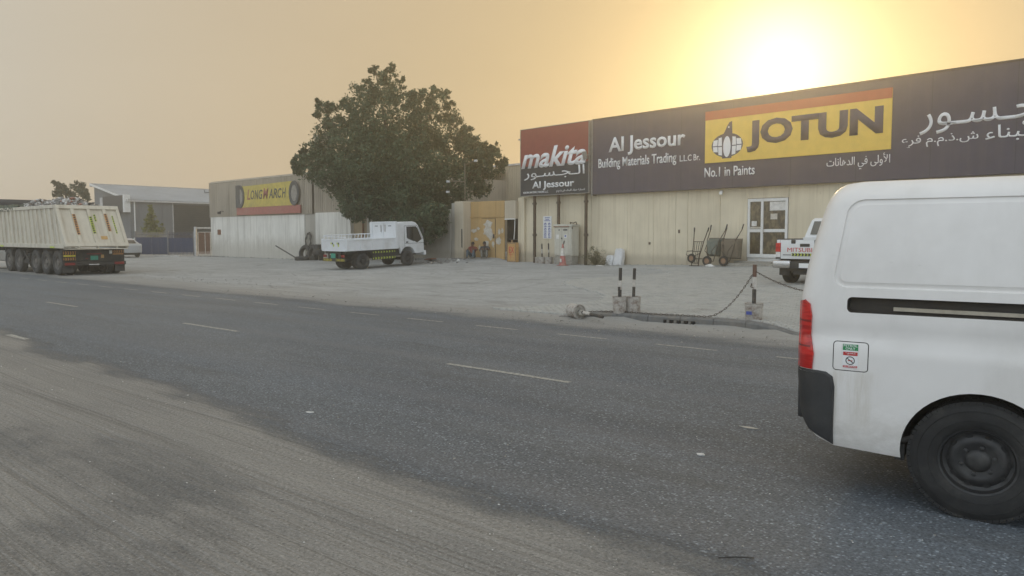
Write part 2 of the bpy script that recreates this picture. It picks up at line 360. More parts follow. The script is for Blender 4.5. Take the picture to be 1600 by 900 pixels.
# people
plain('skin', (.155, .085, .055), .55, 0, 0, grain=.05); plain('hair', (.012, .010, .009), .6, 0, 0); plain('shirt_red', (.23, .045, .038), .85, 0, .3, (.1, .05, .05), 9, .15)
plain('shirt_dark', (.055, .058, .062), .85, 0, .3, (.1, .1, .1), 9, .15); plain('jeans', (.085, .120, .150), .85, 0, .4, (.14, .15, .15), 9, .15); plain('trousers_grey', (.20, .195, .17), .85, 0, .4, (.12, .12, .11), 9, .15)
plain('shoe', (.10, .085, .07), .7, 0, .3)
def leaf_mat(name, a, b, tr=.25):
    g = G(name); g.t.nodes.remove(g.b); out = g.t.nodes['Material Output']
    rnd = g.n('NewGeometry').outputs['Random Per Island']
    c = g.mix(g.ramp(rnd, 0, 1, 0, 1, False), a, b)
    d = g.n('BsdfPrincipled'); g.put(d.inputs['Base Color'], c); d.inputs['Roughness'].default_value = .55; d.inputs['Specular IOR Level'].default_value = .3
    t = g.n('BsdfTranslucent'); g.put(t.inputs[0], g.mix(.35, c, (.12, .14, .02)))
    mx = g.n('MixShader'); mx.inputs[0].default_value = tr; g.put(mx.inputs[1], d.outputs[0]); g.put(mx.inputs[2], t.outputs[0]); g.put(out.inputs[0], mx.outputs[0])
leaf_mat('leaf_dark', (.038, .066, .038), (.105, .155, .088)); leaf_mat('leaf_yellow', (.13, .15, .03), (.26, .25, .06), .35); leaf_mat('leaf_dry', (.10, .10, .05), (.20, .17, .09)); leaf_mat('leaf_far', (.03, .046, .028), (.075, .095, .055))

# --- road: worn asphalt, blown dust along both edges, tyre tracks pressed into the dust
def road_nodes(g, force_dust=None):
    w = g.world(); X = g.xyz(w); u, v = X[0], X[1]
    flat = g.scale(w, (1, 1, 0))
    # asphalt
    pat = g.noise(g.scale(flat, (.22, .8, 1)), 1.0, 4)
    a = g.mix(g.ramp(pat, .3, .7), (0.079, 0.097, 0.120), (0.124, 0.149, 0.177))
    lane = g.ramp(g.noise(g.scale(flat, (.05, 1.6, 1)), 1.0, 3), .35, .7); a = g.mix(g.math('MULTIPLY', lane, .45), a, (0.098, 0.108, 0.114))
    tar = g.ramp(g.noise(flat, 9, 4, .7), .45, .68, 0, .5); a = g.mix(tar, a, (0.053, 0.065, 0.082))
    nd = g.n('TexVoronoi'); g.put(nd.inputs['Vector'], flat); nd.inputs['Scale'].default_value = 48; chip_d, chip_c = nd.outputs['Distance'], nd.outputs['Color']
    cr = g.xyz(chip_c)[0]
    chip = g.math('MULTIPLY', g.ramp(cr, .60, .92), g.ramp(chip_d, .5, .3)); a = g.mix(g.math('MULTIPLY', chip, .78), a, (0.325, 0.368, 0.407))
    nd2 = g.n('TexVoronoi'); g.put(nd2.inputs['Vector'], flat); nd2.inputs['Scale'].default_value = 21
    big = g.math('MULTIPLY', g.ramp(g.xyz(nd2.outputs['Color'])[1], .88, .97), g.ramp(nd2.outputs['Distance'], .42, .25)); a = g.mix(g.math('MULTIPLY', big, .5), a, (0.360, 0.404, 0.439))
    dk = g.math('MULTIPLY', g.ramp(cr, .45, .10), g.ramp(chip_d, .6, .3)); a = g.mix(g.math('MULTIPLY', dk, .9), a, (0.041, 0.050, 0.063))
    # wheel paths polished by traffic, oil drip down the middle of each lane
    wp = g.math('ABSOLUTE', g.math('SUBTRACT', g.math('ABSOLUTE', g.math('SUBTRACT', g.math('MODULO', g.math('ADD', v, g.math('ADD', .1, g.math('MULTIPLY', g.noise(g.scale(flat, (.05, .02, 1)), 1, 2), .5))), 3.3), 1.65)), .78))
    a = g.mix(g.math('MULTIPLY', g.ramp(wp, .36, .05), g.ramp(g.noise(g.scale(flat, (.15, 2.5, 1)), 1.4, 4), .3, .6, .15, .38)), a, (0.131, 0.140, 0.153))
    oil = g.math('MULTIPLY', g.ramp(wp, .5, .78), g.ramp(g.noise(g.scale(flat, (.4, 2.2, 1)), 1.2, 5, .7), .45, .65, 0, .42)); a = g.mix(oil, a, (0.050, 0.055, 0.061))
    blot = g.ramp(g.noise(flat, 1.7, 5, .75), .66, .74, 0, .55); a = g.mix(blot, a, (0.053, 0.058, 0.063))
    gr50 = g.ramp(g.noise(flat, 46, 3, .75), .34, .66, .58, 1.46); mul = g.n('Mix'); mul.data_type = 'RGBA'; mul.blend_type = 'MULTIPLY'; mul.inputs[0].default_value = 1.0; cg = g.n('CombineXYZ'); [g.put(cg.inputs[i], gr50) for i in range(3)]; g.put(mul.inputs[6], a); g.put(mul.inputs[7], cg.outputs[0]); a = mul.outputs[2]
    # dust
    dn = g.noise(flat, 30, 5, .7); dl = g.noise(g.scale(flat, (.25, 1.3, 1)), 1.1, 5)
    d = g.mix(g.ramp(dn, .3, .7), (0.272, 0.258, 0.234), (0.372, 0.354, 0.322)); d = g.mix(g.ramp(dl, .35, .7, 0, .6), d, (0.218, 0.212, 0.200))
    wob = g.math('MULTIPLY', g.math('SUBTRACT', g.noise(g.scale(flat, (.35, .9, 1)), 1.0, 5, .6), .5), 1.5)
    vv = g.math('ADD', g.math('ADD', v, wob), g.math('MULTIPLY', g.math('MINIMUM', g.math('MAXIMUM', g.math('ADD', u, 7.0), -9.0), 9.0), .065))
    near = g.math('MULTIPLY', g.ramp(vv, 4.25, 3.35), g.ramp(vv, -1.0, 2.6, .55, 1))
    hole = g.math('MULTIPLY', g.ramp(g.noise(g.scale(flat, (.5, .8, 1)), .9, 4, .6), .40, .66), g.ramp(v, 3.3, 2.2)); near = g.math('MULTIPLY', near, g.math('SUBTRACT', 1.0, g.math('MULTIPLY', hole, .27)))
    far = g.ramp(g.math('ADD', v, g.math('MULTIPLY', wob, 1.1)), 10.2, 12.1)
    film = g.ramp(g.noise(g.scale(flat, (.12, .5, 1)), .8, 5), .40, .75, .04, .26)
    soft = g.math('MAXIMUM', near, far)
    gr = g.math('ADD', g.math('MULTIPLY', g.math('SUBTRACT', g.noise(flat, 34, 5, .85), .5), 1.5), g.math('MULTIPLY', g.math('SUBTRACT', g.noise(g.scale(flat, (.6, 3.5, 1)), 2.0, 5, .7), .5), .9))
    D = g.ramp(g.math('ADD', soft, g.math('MULTIPLY', gr, g.math('SUBTRACT', 1.0, g.math('MULTIPLY', soft, .55)))), .22, .92, 0, .92)
    D = g.math('MAXIMUM', D, film)
    far_col = g.mix(g.ramp(v, 9.5, 12.0), d, g.mix(g.ramp(dn, .3, .7), (0.284, 0.275, 0.256), (0.368, 0.357, 0.334)))
    # tracks: fine lines that follow the wheels, and two bands of tread marks
    bend = g.math('MULTIPLY', g.noise(g.scale(flat, (.06, .02, 1)), 1.0, 2), .8); tv = g.math('ADD', v, bend)
    cx = g.n('CombineXYZ'); g.put(cx.inputs[0], g.math('MULTIPLY', u, .035)); g.put(cx.inputs[1], g.math('MULTIPLY', tv, 7.0))
    lines = g.noise(cx.outputs[0], 1.6, 4, .75)
    cx2 = g.n('CombineXYZ'); g.put(cx2.inputs[0], g.math('MULTIPLY', u, .12)); g.put(cx2.inputs[1], g.math('MULTIPLY', g.math('ADD', tv, g.math('MULTIPLY', u, .03)), 26.0)); fine = g.noise(cx2.outputs[0], 1.3, 3, .7)
    band = g.math('MULTIPLY', g.ramp(g.math('ABSOLUTE', g.math('SUBTRACT', tv, 3.66)), .13, .09), 1.0)
    band2 = g.ramp(g.math('ABSOLUTE', g.math('SUBTRACT', tv, 3.18)), .12, .08)
    chev = g.math('SINE', g.math('ADD', g.math('MULTIPLY', u, 88.0), g.math('MULTIPLY', g.math('ABSOLUTE', g.math('SUBTRACT', g.math('FRACT', g.math('MULTIPLY', tv, 9.0)), .5)), 9.0)))
    tread = g.math('MULTIPLY', g.math('MAXIMUM', band, g.math('MULTIPLY', band2, .7)), g.ramp(chev, -.3, .5))
    trk = g.math('MULTIPLY', g.math('MAXIMUM', g.ramp(lines, .46, .38), g.math('MULTIPLY', g.ramp(fine, .47, .38), .7)), near)
    d2 = g.mix(g.math('MULTIPLY', trk, .55), far_col, (0.150, 0.140, 0.124)); d2 = g.mix(g.math('MULTIPLY', g.math('MULTIPLY', tread, near), .22), d2, (0.150, 0.140, 0.124))
    grain = g.noise(flat, 55, 3, .8); d2 = g.mix(g.ramp(grain, .47, .32, 0, .9), d2, (.125, .118, .108)); d2 = g.mix(g.ramp(grain, .54, .70, 0, .8), d2, (.50, .48, .445))
    nd3 = g.n('TexVoronoi'); g.put(nd3.inputs['Vector'], flat); nd3.inputs['Scale'].default_value = 30; peb = g.math('MULTIPLY', g.ramp(g.xyz(nd3.outputs['Color'])[0], .80, .9), g.ramp(nd3.outputs['Distance'], .30, .16)); d2 = g.mix(g.math('MULTIPLY', peb, .6), d2, g.mix(g.ramp(g.xyz(nd3.outputs['Color'])[1], .45, .55), (.10, .098, .092), (.42, .41, .385)))
    col = g.mix(D, a, d2)
    h = g.math('ADD', g.math('MULTIPLY', chip_d, .5), g.math('MULTIPLY', g.noise(flat, 120, 2), .5))
    h2 = g.math('ADD', g.math('ADD', g.math('MULTIPLY', dn, .9), g.math('MULTIPLY', grain, .8)), g.math('ADD', g.math('ADD', g.math('MULTIPLY', lines, 3.2), g.math('MULTIPLY', fine, 1.4)), g.math('MULTIPLY', tread, -.30)))
    hh = g.n('Mix'); hh.data_type = 'FLOAT'; g.put(hh.inputs[0], D); g.put(hh.inputs[2], h); g.put(hh.inputs[3], h2)
    g.set(Base_Color=col, Roughness=g.ramp(D, 0, .8, .62, .95), Specular_IOR_Level=g.ramp(D, 0, .8, .45, .1)); g.bump(hh.outputs[0], .7, .012)
g = G('asphalt'); road_nodes(g)
# --- yard: pale dusty concrete, with stains, cracks and curved tyre marks
g = G('yard'); w = g.world(); X = g.xyz(w); flat = g.scale(w, (1, 1, 0))
n1 = g.noise(flat, .35, 5, .6); n2 = g.noise(flat, 5, 6, .7); n3 = g.noise(g.scale(flat, (.6, 2.2, 1), rot=(0, 0, .5)), .8, 5, .65)
c = g.mix(g.ramp(n1, .32, .68), (0.381, 0.388, 0.380), (0.502, 0.511, 0.505)); c = g.mix(g.ramp(n2, .3, .75, 0, .7), c, (0.342, 0.342, 0.328)); c = g.mix(g.ramp(n3, .45, .7, 0, .6), c, (0.539, 0.546, 0.538))
c = g.mix(g.ramp(g.noise(g.scale(flat, (.5, 1.6, 1), rot=(0, 0, -.2)), .8, 6, .75), .54, .64, 0, .7), c, (0.226, 0.224, 0.213))
c = g.mix(g.ramp(g.noise(g.scale(flat, (.25, 1.1, 1), rot=(0, 0, .35)), 1.0, 5, .7), .58, .68, 0, .6), c, (0.502, 0.504, 0.491))
c = g.mix(g.ramp(g.noise(flat, .55, 6, .7), .58, .70, 0, .9), c, (0.248, 0.243, 0.227))
for cx_, cy_, s_ in ((-24, 30, 6.5), (-33, 12, 4.2), (-14, 34, 5.4)):
    rr = g.math('SQRT', g.math('ADD', g.math('POWER', g.math('SUBTRACT', X[0], cx_), 2.0), g.math('POWER', g.math('SUBTRACT', X[1], cy_), 2.0)))
    q = g.n('CombineXYZ'); g.put(q.inputs[0], g.math('MULTIPLY', rr, 2.2)); g.put(q.inputs[1], g.math('MULTIPLY', g.math('ARCTAN2', g.math('SUBTRACT', X[1], cy_), g.math('SUBTRACT', X[0], cx_)), .8))
    c = g.mix(g.ramp(g.noise(q.outputs[0], s_ * .35, 4, .7), .56, .68, 0, .5), c, (0.284, 0.285, 0.277))
ck = g.ramp(g.vor(g.scale(flat, (.20, .32, 1)), 1.0, 'DISTANCE_TO_EDGE'), .014, .004)
ck = g.math('MULTIPLY', ck, g.ramp(g.noise(flat, .3, 3), .50, .58)); c = g.mix(g.math('MULTIPLY', ck, .55), c, (0.146, 0.147, 0.143))
edge = g.ramp(g.math('ADD', X[1], g.math('MULTIPLY', g.math('SUBTRACT', g.noise(g.scale(flat, (.4, .8, 1)), 1, 5), .5), 3.0)), 14.5, 12.2); c = g.mix(g.math('MULTIPLY', edge, .75), c, (0.318, 0.302, 0.275))
c = g.mix(g.ramp(g.noise(g.scale(flat, (1, 1.6, 1)), 7, 5, .8), .50, .62, 0, .5), c, (.255, .247, .228)); c = g.mix(g.ramp(g.noise(flat, 38, 4, .7), .3, .7, 0, .40), c, (0.274, 0.266, 0.250))
sand = g.ramp(g.noise(flat, .02, 3), .4, .6, .0, .5); c = g.mix(g.math('MULTIPLY', sand, g.ramp(X[1], 60, 120)), c, (0.412, 0.350, 0.279))
g.set(Base_Color=c, Roughness=.92, Specular_IOR_Level=.2); g.bump(g.math('ADD', g.math('ADD', g.math('MULTIPLY', n2, 1.2), g.noise(flat, 60, 3)), g.math('MULTIPLY', g.noise(g.scale(flat, (.5, 2, 1), rot=(0, 0, .3)), 3, 4), 2.0)), .5, .02)
g = G('paver'); w = g.world(); rnd = g.n('NewGeometry').outputs['Random Per Island']; flat = g.scale(w, (1, 1, 0))
c = g.mix(g.ramp(rnd, 0, 1, 0, 1, False), (0.355, 0.348, 0.325), (0.452, 0.446, 0.418)); c = g.mix(g.ramp(g.noise(flat, 1.2, 6, .65), .42, .62, 0, .8), c, (0.466, 0.454, 0.417)); c = g.mix(g.ramp(g.noise(flat, .6, 5, .7), .58, .72, 0, .7), c, (0.250, 0.241, 0.219)); c = g.mix(g.ramp(g.noise(flat, 50, 3, .7), .4, .7, 0, .35), c, (0.237, 0.227, 0.205))
g.set(Base_Color=c, Roughness=.9, Specular_IOR_Level=.2); g.bump(g.noise(w, 70, 3), .3, .006)
g = G('road_paint'); w = g.world(); flat = g.scale(w, (1, 1, 0)); wear = g.ramp(g.noise(flat, 22, 5, .8), .44, .60)
g.set(Base_Color=g.mix(g.math('MULTIPLY', wear, .75), (.42, .41, .37), (.12, .12, .115)), Roughness=.8)
# ---------------------------------------------------------------- ground, road, kerb, paving
def span(vals):
    out = []
    for a, b, st in vals: out += list(np.arange(a, b, st))
    return sorted(set(round(float(x), 3) for x in out))
us = span([(-900, -100, 50), (-100, -50, 4), (-50, 12, .5), (12, 60, 4), (60, 901, 60)])
vs_ = span([(-700, -60, 40), (-60, -10, 5), (-10, 12, 1), (12, 36, .4), (36, 100, 4), (100, 901, 50)])
gv = [(u, v, zt(u, v) - (.02 if v < 12.2 else 0)) for v in vs_ for u in us]; nu = len(us)
gf = [(j * nu + i, j * nu + i + 1, (j + 1) * nu + i + 1, (j + 1) * nu + i) for j in range(len(vs_) - 1) for i in range(nu - 1)]
tag(raw('ground', gv, gf, 'yard', smooth=60), kind='structure')
rus = span([(-900, -60, 40), (-60, 10, 2), (10, 901, 40)]); rvs = [-9, -4, 0, 2, 3, 4, 6, 8, 10, 11, 11.6, 12.3]
def road_edge(u, v):
    return v if v < 11.5 else v + .25 * sin(u * .9) * .5 + .12 * sin(u * 2.3)
rv = [(u, road_edge(u, v), .004 - (.022 if v > 12.2 else 0)) for v in rvs for u in rus]; nu = len(rus)
rf = [(j * nu + i, j * nu + i + 1, (j + 1) * nu + i + 1, (j + 1) * nu + i) for j in range(len(rvs) - 1) for i in range(nu - 1)]
tag(raw('road', rv, rf, 'asphalt', smooth=60), kind='structure')
# painted dashes
def dash(name, u0, u1, v, wd, parent):
    mb = MB(); n = 5
    for k in range(n):
        a, b = lerp(u0, u1, k / n), lerp(u0, u1, (k + 1) / n)
        j = lambda: random.uniform(-.006, .006)
        mb.poly([(a, v - wd / 2 + j(), .008), (b, v - wd / 2 + j(), .008), (b, v + wd / 2 + j(), .008), (a, v + wd / 2 + j(), .008)])
    bmesh.ops.remove_doubles(mb.bm, verts=mb.bm.verts, dist=.014)
    return mb.build(name, 'road_paint', parent)
road = bpy.data.objects['road']
for k in range(-8, 3): dash('centre_line_dash', -7.0 + 7.05 * k, -5.05 + 7.05 * k, 6.89, .09, road)
for k in range(-14, 5): dash('edge_line_dash', -7.75 + 1.87 * k, -6.75 + 1.87 * k, 10.2, .075, road)
dash('edge_line_remnant', -14.6, -13.7, 4.18, .10, road)

# kerb: a short raised run of kerbstones with dropped ends and a gully inlet
kp = [];
for k in range(len(KERB) - 1):
    for t in range(6): kp.append((lerp(KERB[k][0], KERB[k + 1][0], t / 6), lerp(KERB[k][1], KERB[k + 1][1], t / 6)))
kp.append(KERB[-1])
kerb = thing('kerb', 'dark grey raised kerb with a gully slot along the paved forecourt', 'kerb', (0, 0, 0))
cum = [0]
for a, b in zip(kp, kp[1:]): cum.append(cum[-1] + math.dist(a, b))
def kpt(s_):
    u = float(np.interp(s_, cum, [p[0] for p in kp])); v = float(np.interp(s_, cum, [p[1] for p in kp])); return u, v
STONE = cum[-1] / 8
for k in range(8):
    s0, s1 = k * STONE + .006, (k + 1) * STONE - .006
    mb = MB(); rings = []
    for t in range(4):
        s_ = lerp(s0, s1, t / 3); u, v = kpt(s_); u2, v2 = kpt(s_ + .02); dx, dy = u2 - u, v2 - v; L = math.hypot(dx, dy) or 1; nx, ny = -dy / L, dx / L
        h = kerb_h(u) + .014
        prof = [(-.075, -.06), (-.065, h - .035), (-.04, h - .006), (.0, h + .004), (.09, h + .004), (.09, -.06)]
        rings.append([mb.bm.verts.new((u + nx * a, v + ny * a, z)) for a, z in prof])
    for A, B in zip(rings, rings[1:]):
        for i in range(6): mb.bm.faces.new((A[i], B[i], B[(i + 1) % 6], A[(i + 1) % 6]))
    mb.bm.faces.new(rings[0]); mb.bm.faces.new(rings[-1][::-1]); bmesh.ops.recalc_face_normals(mb.bm, faces=mb.bm.faces)
    mb.build('kerbstone', 'kerb_grey', kerb, smooth=35)
gi = MB(); u, v = kpt(cum[-1] * .50)
for k in range(9): gi.box((u - .28 + k * .07, v - .085 + (k - 4) * .0085, .044), (.045 if k % 2 else .028, .05, .055), 1 if k % 2 else 0)
gi.box((u, v - .072, .045), (.62, .012, .06), 0, rot=.12); gi.build('gully_inlet', ['gap_dark', 'kerb_grey'], kerb)

# paving blocks of the forecourt: the nearest ones single, the rest one mass
pv = thing('forecourt_paving', None, None); tag(pv, kind='structure')
proto = MB()
P0 = [(-.092, -.0405), (.092, -.0405), (.092, .0405), (-.092, .0405)]; P1 = [(x * .93, y * .84) for x, y in P0]
def paver_geo(c, ang, tilt, zf):
    vv = []
    for ring, z in ((P0, -.012), (P0, .022), (P1, .034)):
        for x, y in ring:
            X_, Y_ = c[0] + x * cos(ang) - y * sin(ang), c[1] + x * sin(ang) + y * cos(ang)
            vv.append((X_, Y_, zf(c[0], c[1]) + z + (x * tilt[0] + y * tilt[1])))
    return vv
PF = [(0, 1, 5, 4), (1, 2, 6, 5), (2, 3, 7, 6), (3, 0, 4, 7), (4, 5, 9, 8), (5, 6, 10, 9), (6, 7, 11, 10), (7, 4, 8, 11), (8, 9, 10, 11)]
cells = []
for j in range(0, 150):
    v = 12.4 + j * .1
    for i in range(0, 135):
        u = -19.0 + i * .2 + (.1 if j % 2 else 0)
        if v < kerb_v(u) + .17 or v < 12.75: continue
        if u < -11 - 3.5 * sin(v * .7) * .4 - (v - 13) * .35: continue
        cells.append((u, v))
cells.sort(key=lambda c: math.hypot(c[0] - 0, c[1] - 0) if -9.3 < c[0] < -3.6 else 50 + math.hypot(*c))
def slope(u, v):
    return ((zt(u + .1, v) - zt(u - .1, v)) / .2, (zt(u, v + .1) - zt(u, v - .1)) / .2)
pm_ = []
for k in range(3):
    me = bpy.data.meshes.new('paving_block'); me.from_pydata(paver_geo((0, 0), 0, (0, 0), lambda a, b: 0), [], PF); me.update(); me.materials.append(M('paver')); pm_.append(me)
for k, (u, v) in enumerate(cells[:300]):
    o = link('paving_block', pm_[k % 3], pv, (u, v, zt(u, v) + random.uniform(-.004, .004))); sx, sy = slope(u, v)
    o.rotation_euler = (sy + random.uniform(-.03, .03), -sx + random.uniform(-.015, .015), random.uniform(-.03, .03))
av, af = [], []
for u, v in cells[300:]:
    sx, sy = slope(u, v); b = len(av); dz = random.uniform(-.004, .004)
    av += [(x, y, z + dz) for x, y, z in paver_geo((u, v), random.uniform(-.03, .03), (sx + random.uniform(-.015, .015), sy + random.uniform(-.03, .03)), zt)]
    af += [tuple(i + b for i in f) for f in PF]
tag(raw('paving_blocks', av, af, 'paver', pv), kind='stuff')

# ---------------------------------------------------------------- helpers for buildings
def ribbed(name, x0, x1, z0, z1, y, mat, parent, pitch=.2, depth=.035, trap=True, lean=0):
    """one profiled steel sheet standing in the local xz plane and facing -y"""
    pts = []; x = x0; n = max(1, round((x1 - x0) / pitch)); p = (x1 - x0) / n
    for k in range(n):
        a = x0 + k * p; pts += [(a, 0), (a + p * .50, 0), (a + p * .62, depth), (a + p * .88, depth)]
    pts.append((x1, 0)); V = []; Fc = []
    for xx, d in pts: V += [(xx, y - d, z0), (xx, y - d + lean, z1)]
    for i in range(len(pts) - 1): Fc.append((2 * i, 2 * i + 2, 2 * i + 3, 2 * i + 1))
    return raw(name, V, Fc, mat, parent)
# Arabic letters: joined forms laid out in drawing order
_AR = {'ا': (0xFE8D, 2), 'أ': (0xFE83, 2), 'د': (0xFEA9, 2), 'ذ': (0xFEAB, 2), 'ر': (0xFEAD, 2), 'و': (0xFEED, 2), 'ى': (0xFEEF, 2), 'ة': (0xFE93, 2), 'ء': (0xFE80, 1),
       'ب': (0xFE8F, 4), 'ت': (0xFE95, 4), 'ج': (0xFE9D, 4), 'س': (0xFEB1, 4), 'ش': (0xFEB5, 4), 'ع': (0xFEC9, 4), 'ف': (0xFED1, 4), 'ل': (0xFEDD, 4), 'م': (0xFEE1, 4), 'ن': (0xFEE5, 4), 'ه': (0xFEE9, 4), 'ي': (0xFEF1, 4)}
def arabic(t):
    out = []; n = len(t)
    def joins_next(c): return c == 'ـ' or (c in _AR and _AR[c][1] == 4)
    def joins_prev(c): return c == 'ـ' or (c in _AR and _AR[c][1] >= 2)
    i = 0
    while i < n:
        c = t[i]
        if c == 'ل' and i + 1 < n and t[i + 1] in 'اأ':
            out.append(chr({'ا': 0xFEFB, 'أ': 0xFEF7}[t[i + 1]] + (1 if i and joins_next(t[i - 1]) else 0))); i += 2; continue
        if c in _AR:
            b, k = _AR[c]; p = i > 0 and joins_next(t[i - 1]) and k >= 2; nx = k == 4 and i + 1 < n and joins_prev(t[i + 1])
            out.append(chr(b + (3 if p and nx else 1 if p else 2 if nx else 0)))
        else: out.append(c)
        i += 1
    return ''.join(out[::-1])
def text(name, body, box, y, mat, parent, bold=0.0, shear=0.0, depth=.012):
    """raised lettering that fills the box (x0, x1, z0, z1) on a face of the parent that looks along -y"""
    c = bpy.data.curves.new('lettering', 'FONT'); c.body = body; c.size = 1; c.offset = bold; c.shear = shear; c.resolution_u = 3
    o = bpy.data.objects.new('lettering', c); COL.objects.link(o); bpy.context.view_layer.update()
    me = bpy.data.meshes.new_from_object(o.evaluated_get(bpy.context.evaluated_depsgraph_get()))
    bpy.data.objects.remove(o); bpy.data.curves.remove(c)
    co = np.array([v.co[:] for v in me.vertices]); a, b = co.min(0), co.max(0); x0, x1, z0, z1 = box
    for v in me.vertices:
        v.co = (lerp(x0, x1, (v.co.x - a[0]) / (b[0] - a[0])), 0, lerp(z0, z1, (v.co.y - a[1]) / (b[1] - a[1])))
    bm = bmesh.new(); bm.from_mesh(me)
    for f in bm.faces:
        if f.normal.y > 0: f.normal_flip()
    seen, isl = set(), 0                                     # joined letters overlap: step each glyph a hair so that no two faces coincide
    bm.verts.ensure_lookup_table(); lift = {}
    for v0 in bm.verts:
        if v0 in seen: continue
        st = [v0]; seen.add(v0)
        while st:
            v1 = st.pop(); lift[v1] = (isl % 3) * depth * .22
            for e in v1.link_edges:
                w1 = e.other_vert(v1)
                if w1 not in seen: seen.add(w1); st.append(w1)
        isl += 1
    for v1, dy in lift.items(): v1.co.y -= dy
    r = bmesh.ops.extrude_face_region(bm, geom=bm.faces[:]); bmesh.ops.translate(bm, verts=[e for e in r['geom'] if isinstance(e, bmesh.types.BMVert)], vec=(0, -depth, 0))
    bmesh.ops.recalc_face_normals(bm, faces=bm.faces[:]); bm.to_mesh(me); bm.free(); me.materials.clear(); me.materials.append(M(mat)); me.name = name
    return link(name, me, parent, (0, y, 0))
def disc(mb, cx, cz, r, y, m=0, n=28, sz=1.0):
    mb.poly([(cx + r * cos(-2 * pi * k / n), y, cz + r * sz * sin(-2 * pi * k / n)) for k in range(n)], m)
def plate(mb, pts, y, t, m=0): mb.prism(pts, y - t, y, 'y', m)

# ---------------------------------------------------------------- showroom with the long fascia sign
RA = R(-5.6); OA = (-25.95, 30.73, 0)
A = thing('showroom_building', 'long cream showroom under the navy fascia sign', 'building', OA, RA)
DX0, DX1 = 13.15, 14.83
mb = MB(); mb.bb(0.17, 60, .12, 16, -.4, 6.55); mb.build('wall', 'wall_cream', A)
xs = [.15, 2.2, 5.0, 7.15, 8.6, 9.75, 10.35, 11.9, DX0 - .02]
for a, b in zip(xs, xs[1:]):
    MB().bb(a + .006, b - .006, .0 + random.uniform(0, .012), .118, -.4, 3.62, bev=.006).build('wall_panel', 'wall_cream', A)
MB().bb(DX0 - .014, DX1 + .014, .0, .118, 3.12, 3.62).build('wall_panel', 'wall_cream', A)
x = DX1 + .02
while x < 59:
    MB().bb(x + .006, min(60, x + 2.4) - .006, random.uniform(0, .012), .118, -.4, 3.62, bev=.006).build('wall_panel', 'wall_cream', A); x += 2.4
MB().bb(.16, .62, -.14, .0, -.3, 3.6, bev=.01).build('pilaster', 'wall_cream', A)
MB().bb(.10, 60, -.05, 16.2, 6.552, 6.62).build('roof', 'roof_grey', A)
# entrance
MB().bb(DX0 - .35, DX1 + .25, -.42, .0, .2, .64, bev=.015).build('step', 'concrete', A)
MB().bb(DX0 - .75, DX1 + .55, -.85, -.42, .15, .56, bev=.015).build('step', 'concrete', A)
dr = part('entrance_door', A)
zb, ztp = .78, 3.10; xm = DX0 + .62
mb = MB()
MB().bb(DX0 - .01, DX1 + .01, .05, .1, .6, zb).build('sill', 'upvc', dr)
for a, b, c, d in ((DX0, DX0 + .1, zb, ztp), (DX1 - .1, DX1, zb, ztp), (xm - .05, xm + .05, zb, ztp)): mb.bb(a, b, -.03, .10, c, d, bev=.008)
for a, b in ((DX0 + .1, xm - .05), (xm + .05, DX1 - .1)):
    for c, d in ((zb, zb + .14), (1.78, 1.90), (ztp - .12, ztp)): mb.bb(a, b, -.026, .10, c, d, bev=.006)
mb.build('door_frame', 'upvc', dr)
for a, b in ((DX0 + .1, xm - .05), (xm + .05, DX1 - .1)):
    for c, d in ((zb + .14, 1.78), (1.90, ztp - .12)): MB().bb(a, b, .03, .05, c, d).build('door_pane', 'door_glass', dr)
MB().tube([(xm + .10, -.03, 1.7), (xm + .10, -.08, 1.72), (xm + .10, -.08, 1.95), (xm + .10, -.03, 1.97)], .012).build('handle', 'steel', dr)
MB().bb(xm + .30, DX1 - .1, .020, .027, 2.62, 2.96).build('paper_notice', 'litter_white', dr)
MB().bb(xm + .34, xm + .62, .020, .027, 2.28, 2.50).build('paper_notice', 'poster_paper', dr)
MB().bb(DX0 + .16, DX0 + .38, .020, .027, 2.02, 2.22).build('paper_notice', 'litter_white', dr)
MB().bb(DX0 + .10, xm - .06, .020, .027, 1.92, 1.99).build('paper_notice', 'poster_paper', dr)
MB().bb(9.9, 9.98, -.02, 0, 1.75, 1.9).build('socket_box', 'post_brown', A); MB().bb(8.35, 8.45, -.012, 0, 1.25, 1.36).build('socket_box', 'post_brown', A)

# fascia sign
S = thing('fascia_sign', 'very long navy sign board with yellow paint-maker panel above the showroom wall', 'sign', (OA[0] + .4775 * cos(RA), OA[1] + .4775 * sin(RA), 0), RA); S.scale = (.9744, 1, 1)
y0 = -.30
MB().bb(4.98, 24.9, y0, -.02, 3.56, 7.0, bev=.01).build('sign_board', 'sign_navy', S)
mb = MB(); mb.bb(4.90, 4.98, y0 - .02, 0, 3.5, 7.04); mb.build('end_frame', 'sign_frame', S); MB().bb(24.9, 24.98, y0 - .02, 0, 3.5, 7.04).build('end_frame', 'sign_frame', S)
for k in range(1, 8): MB().bb(4.98 + k * 2.49 - .009, 4.98 + k * 2.49 + .009, y0 - .003, y0, 3.57, 6.99).build('panel_joint', 'sign_dark', S)
MB().bb(4.99, 24.88, y0 - .05, y0 + .05, 7.0, 7.035).build('top_trim', 'sign_dark', S)
text('lettering', 'Al Jessour', (5.96, 10.16, 5.24, 6.10), y0 - .001, 'letter_white', S, .022)
text('lettering', 'Building Materials Trading', (5.34, 9.72, 4.63, 5.18), y0 - .001, 'letter_white', S, .012)
text('lettering', 'L.L.C Br.', (9.90, 10.90, 4.76, 5.02), y0 - .001, 'letter_white', S, .006)
J = part('paint_brand_panel', S)
MB().bb(11.16, 18.64, y0 - .04, y0 - .001, 4.60, 6.68, bev=.006).build('yellow_panel', 'sign_yellow', J)
MB().bb(11.158, 18.642, y0 - .048, y0 - .041, 6.33, 6.683).build('red_stripe', 'sign_orange_red', J)
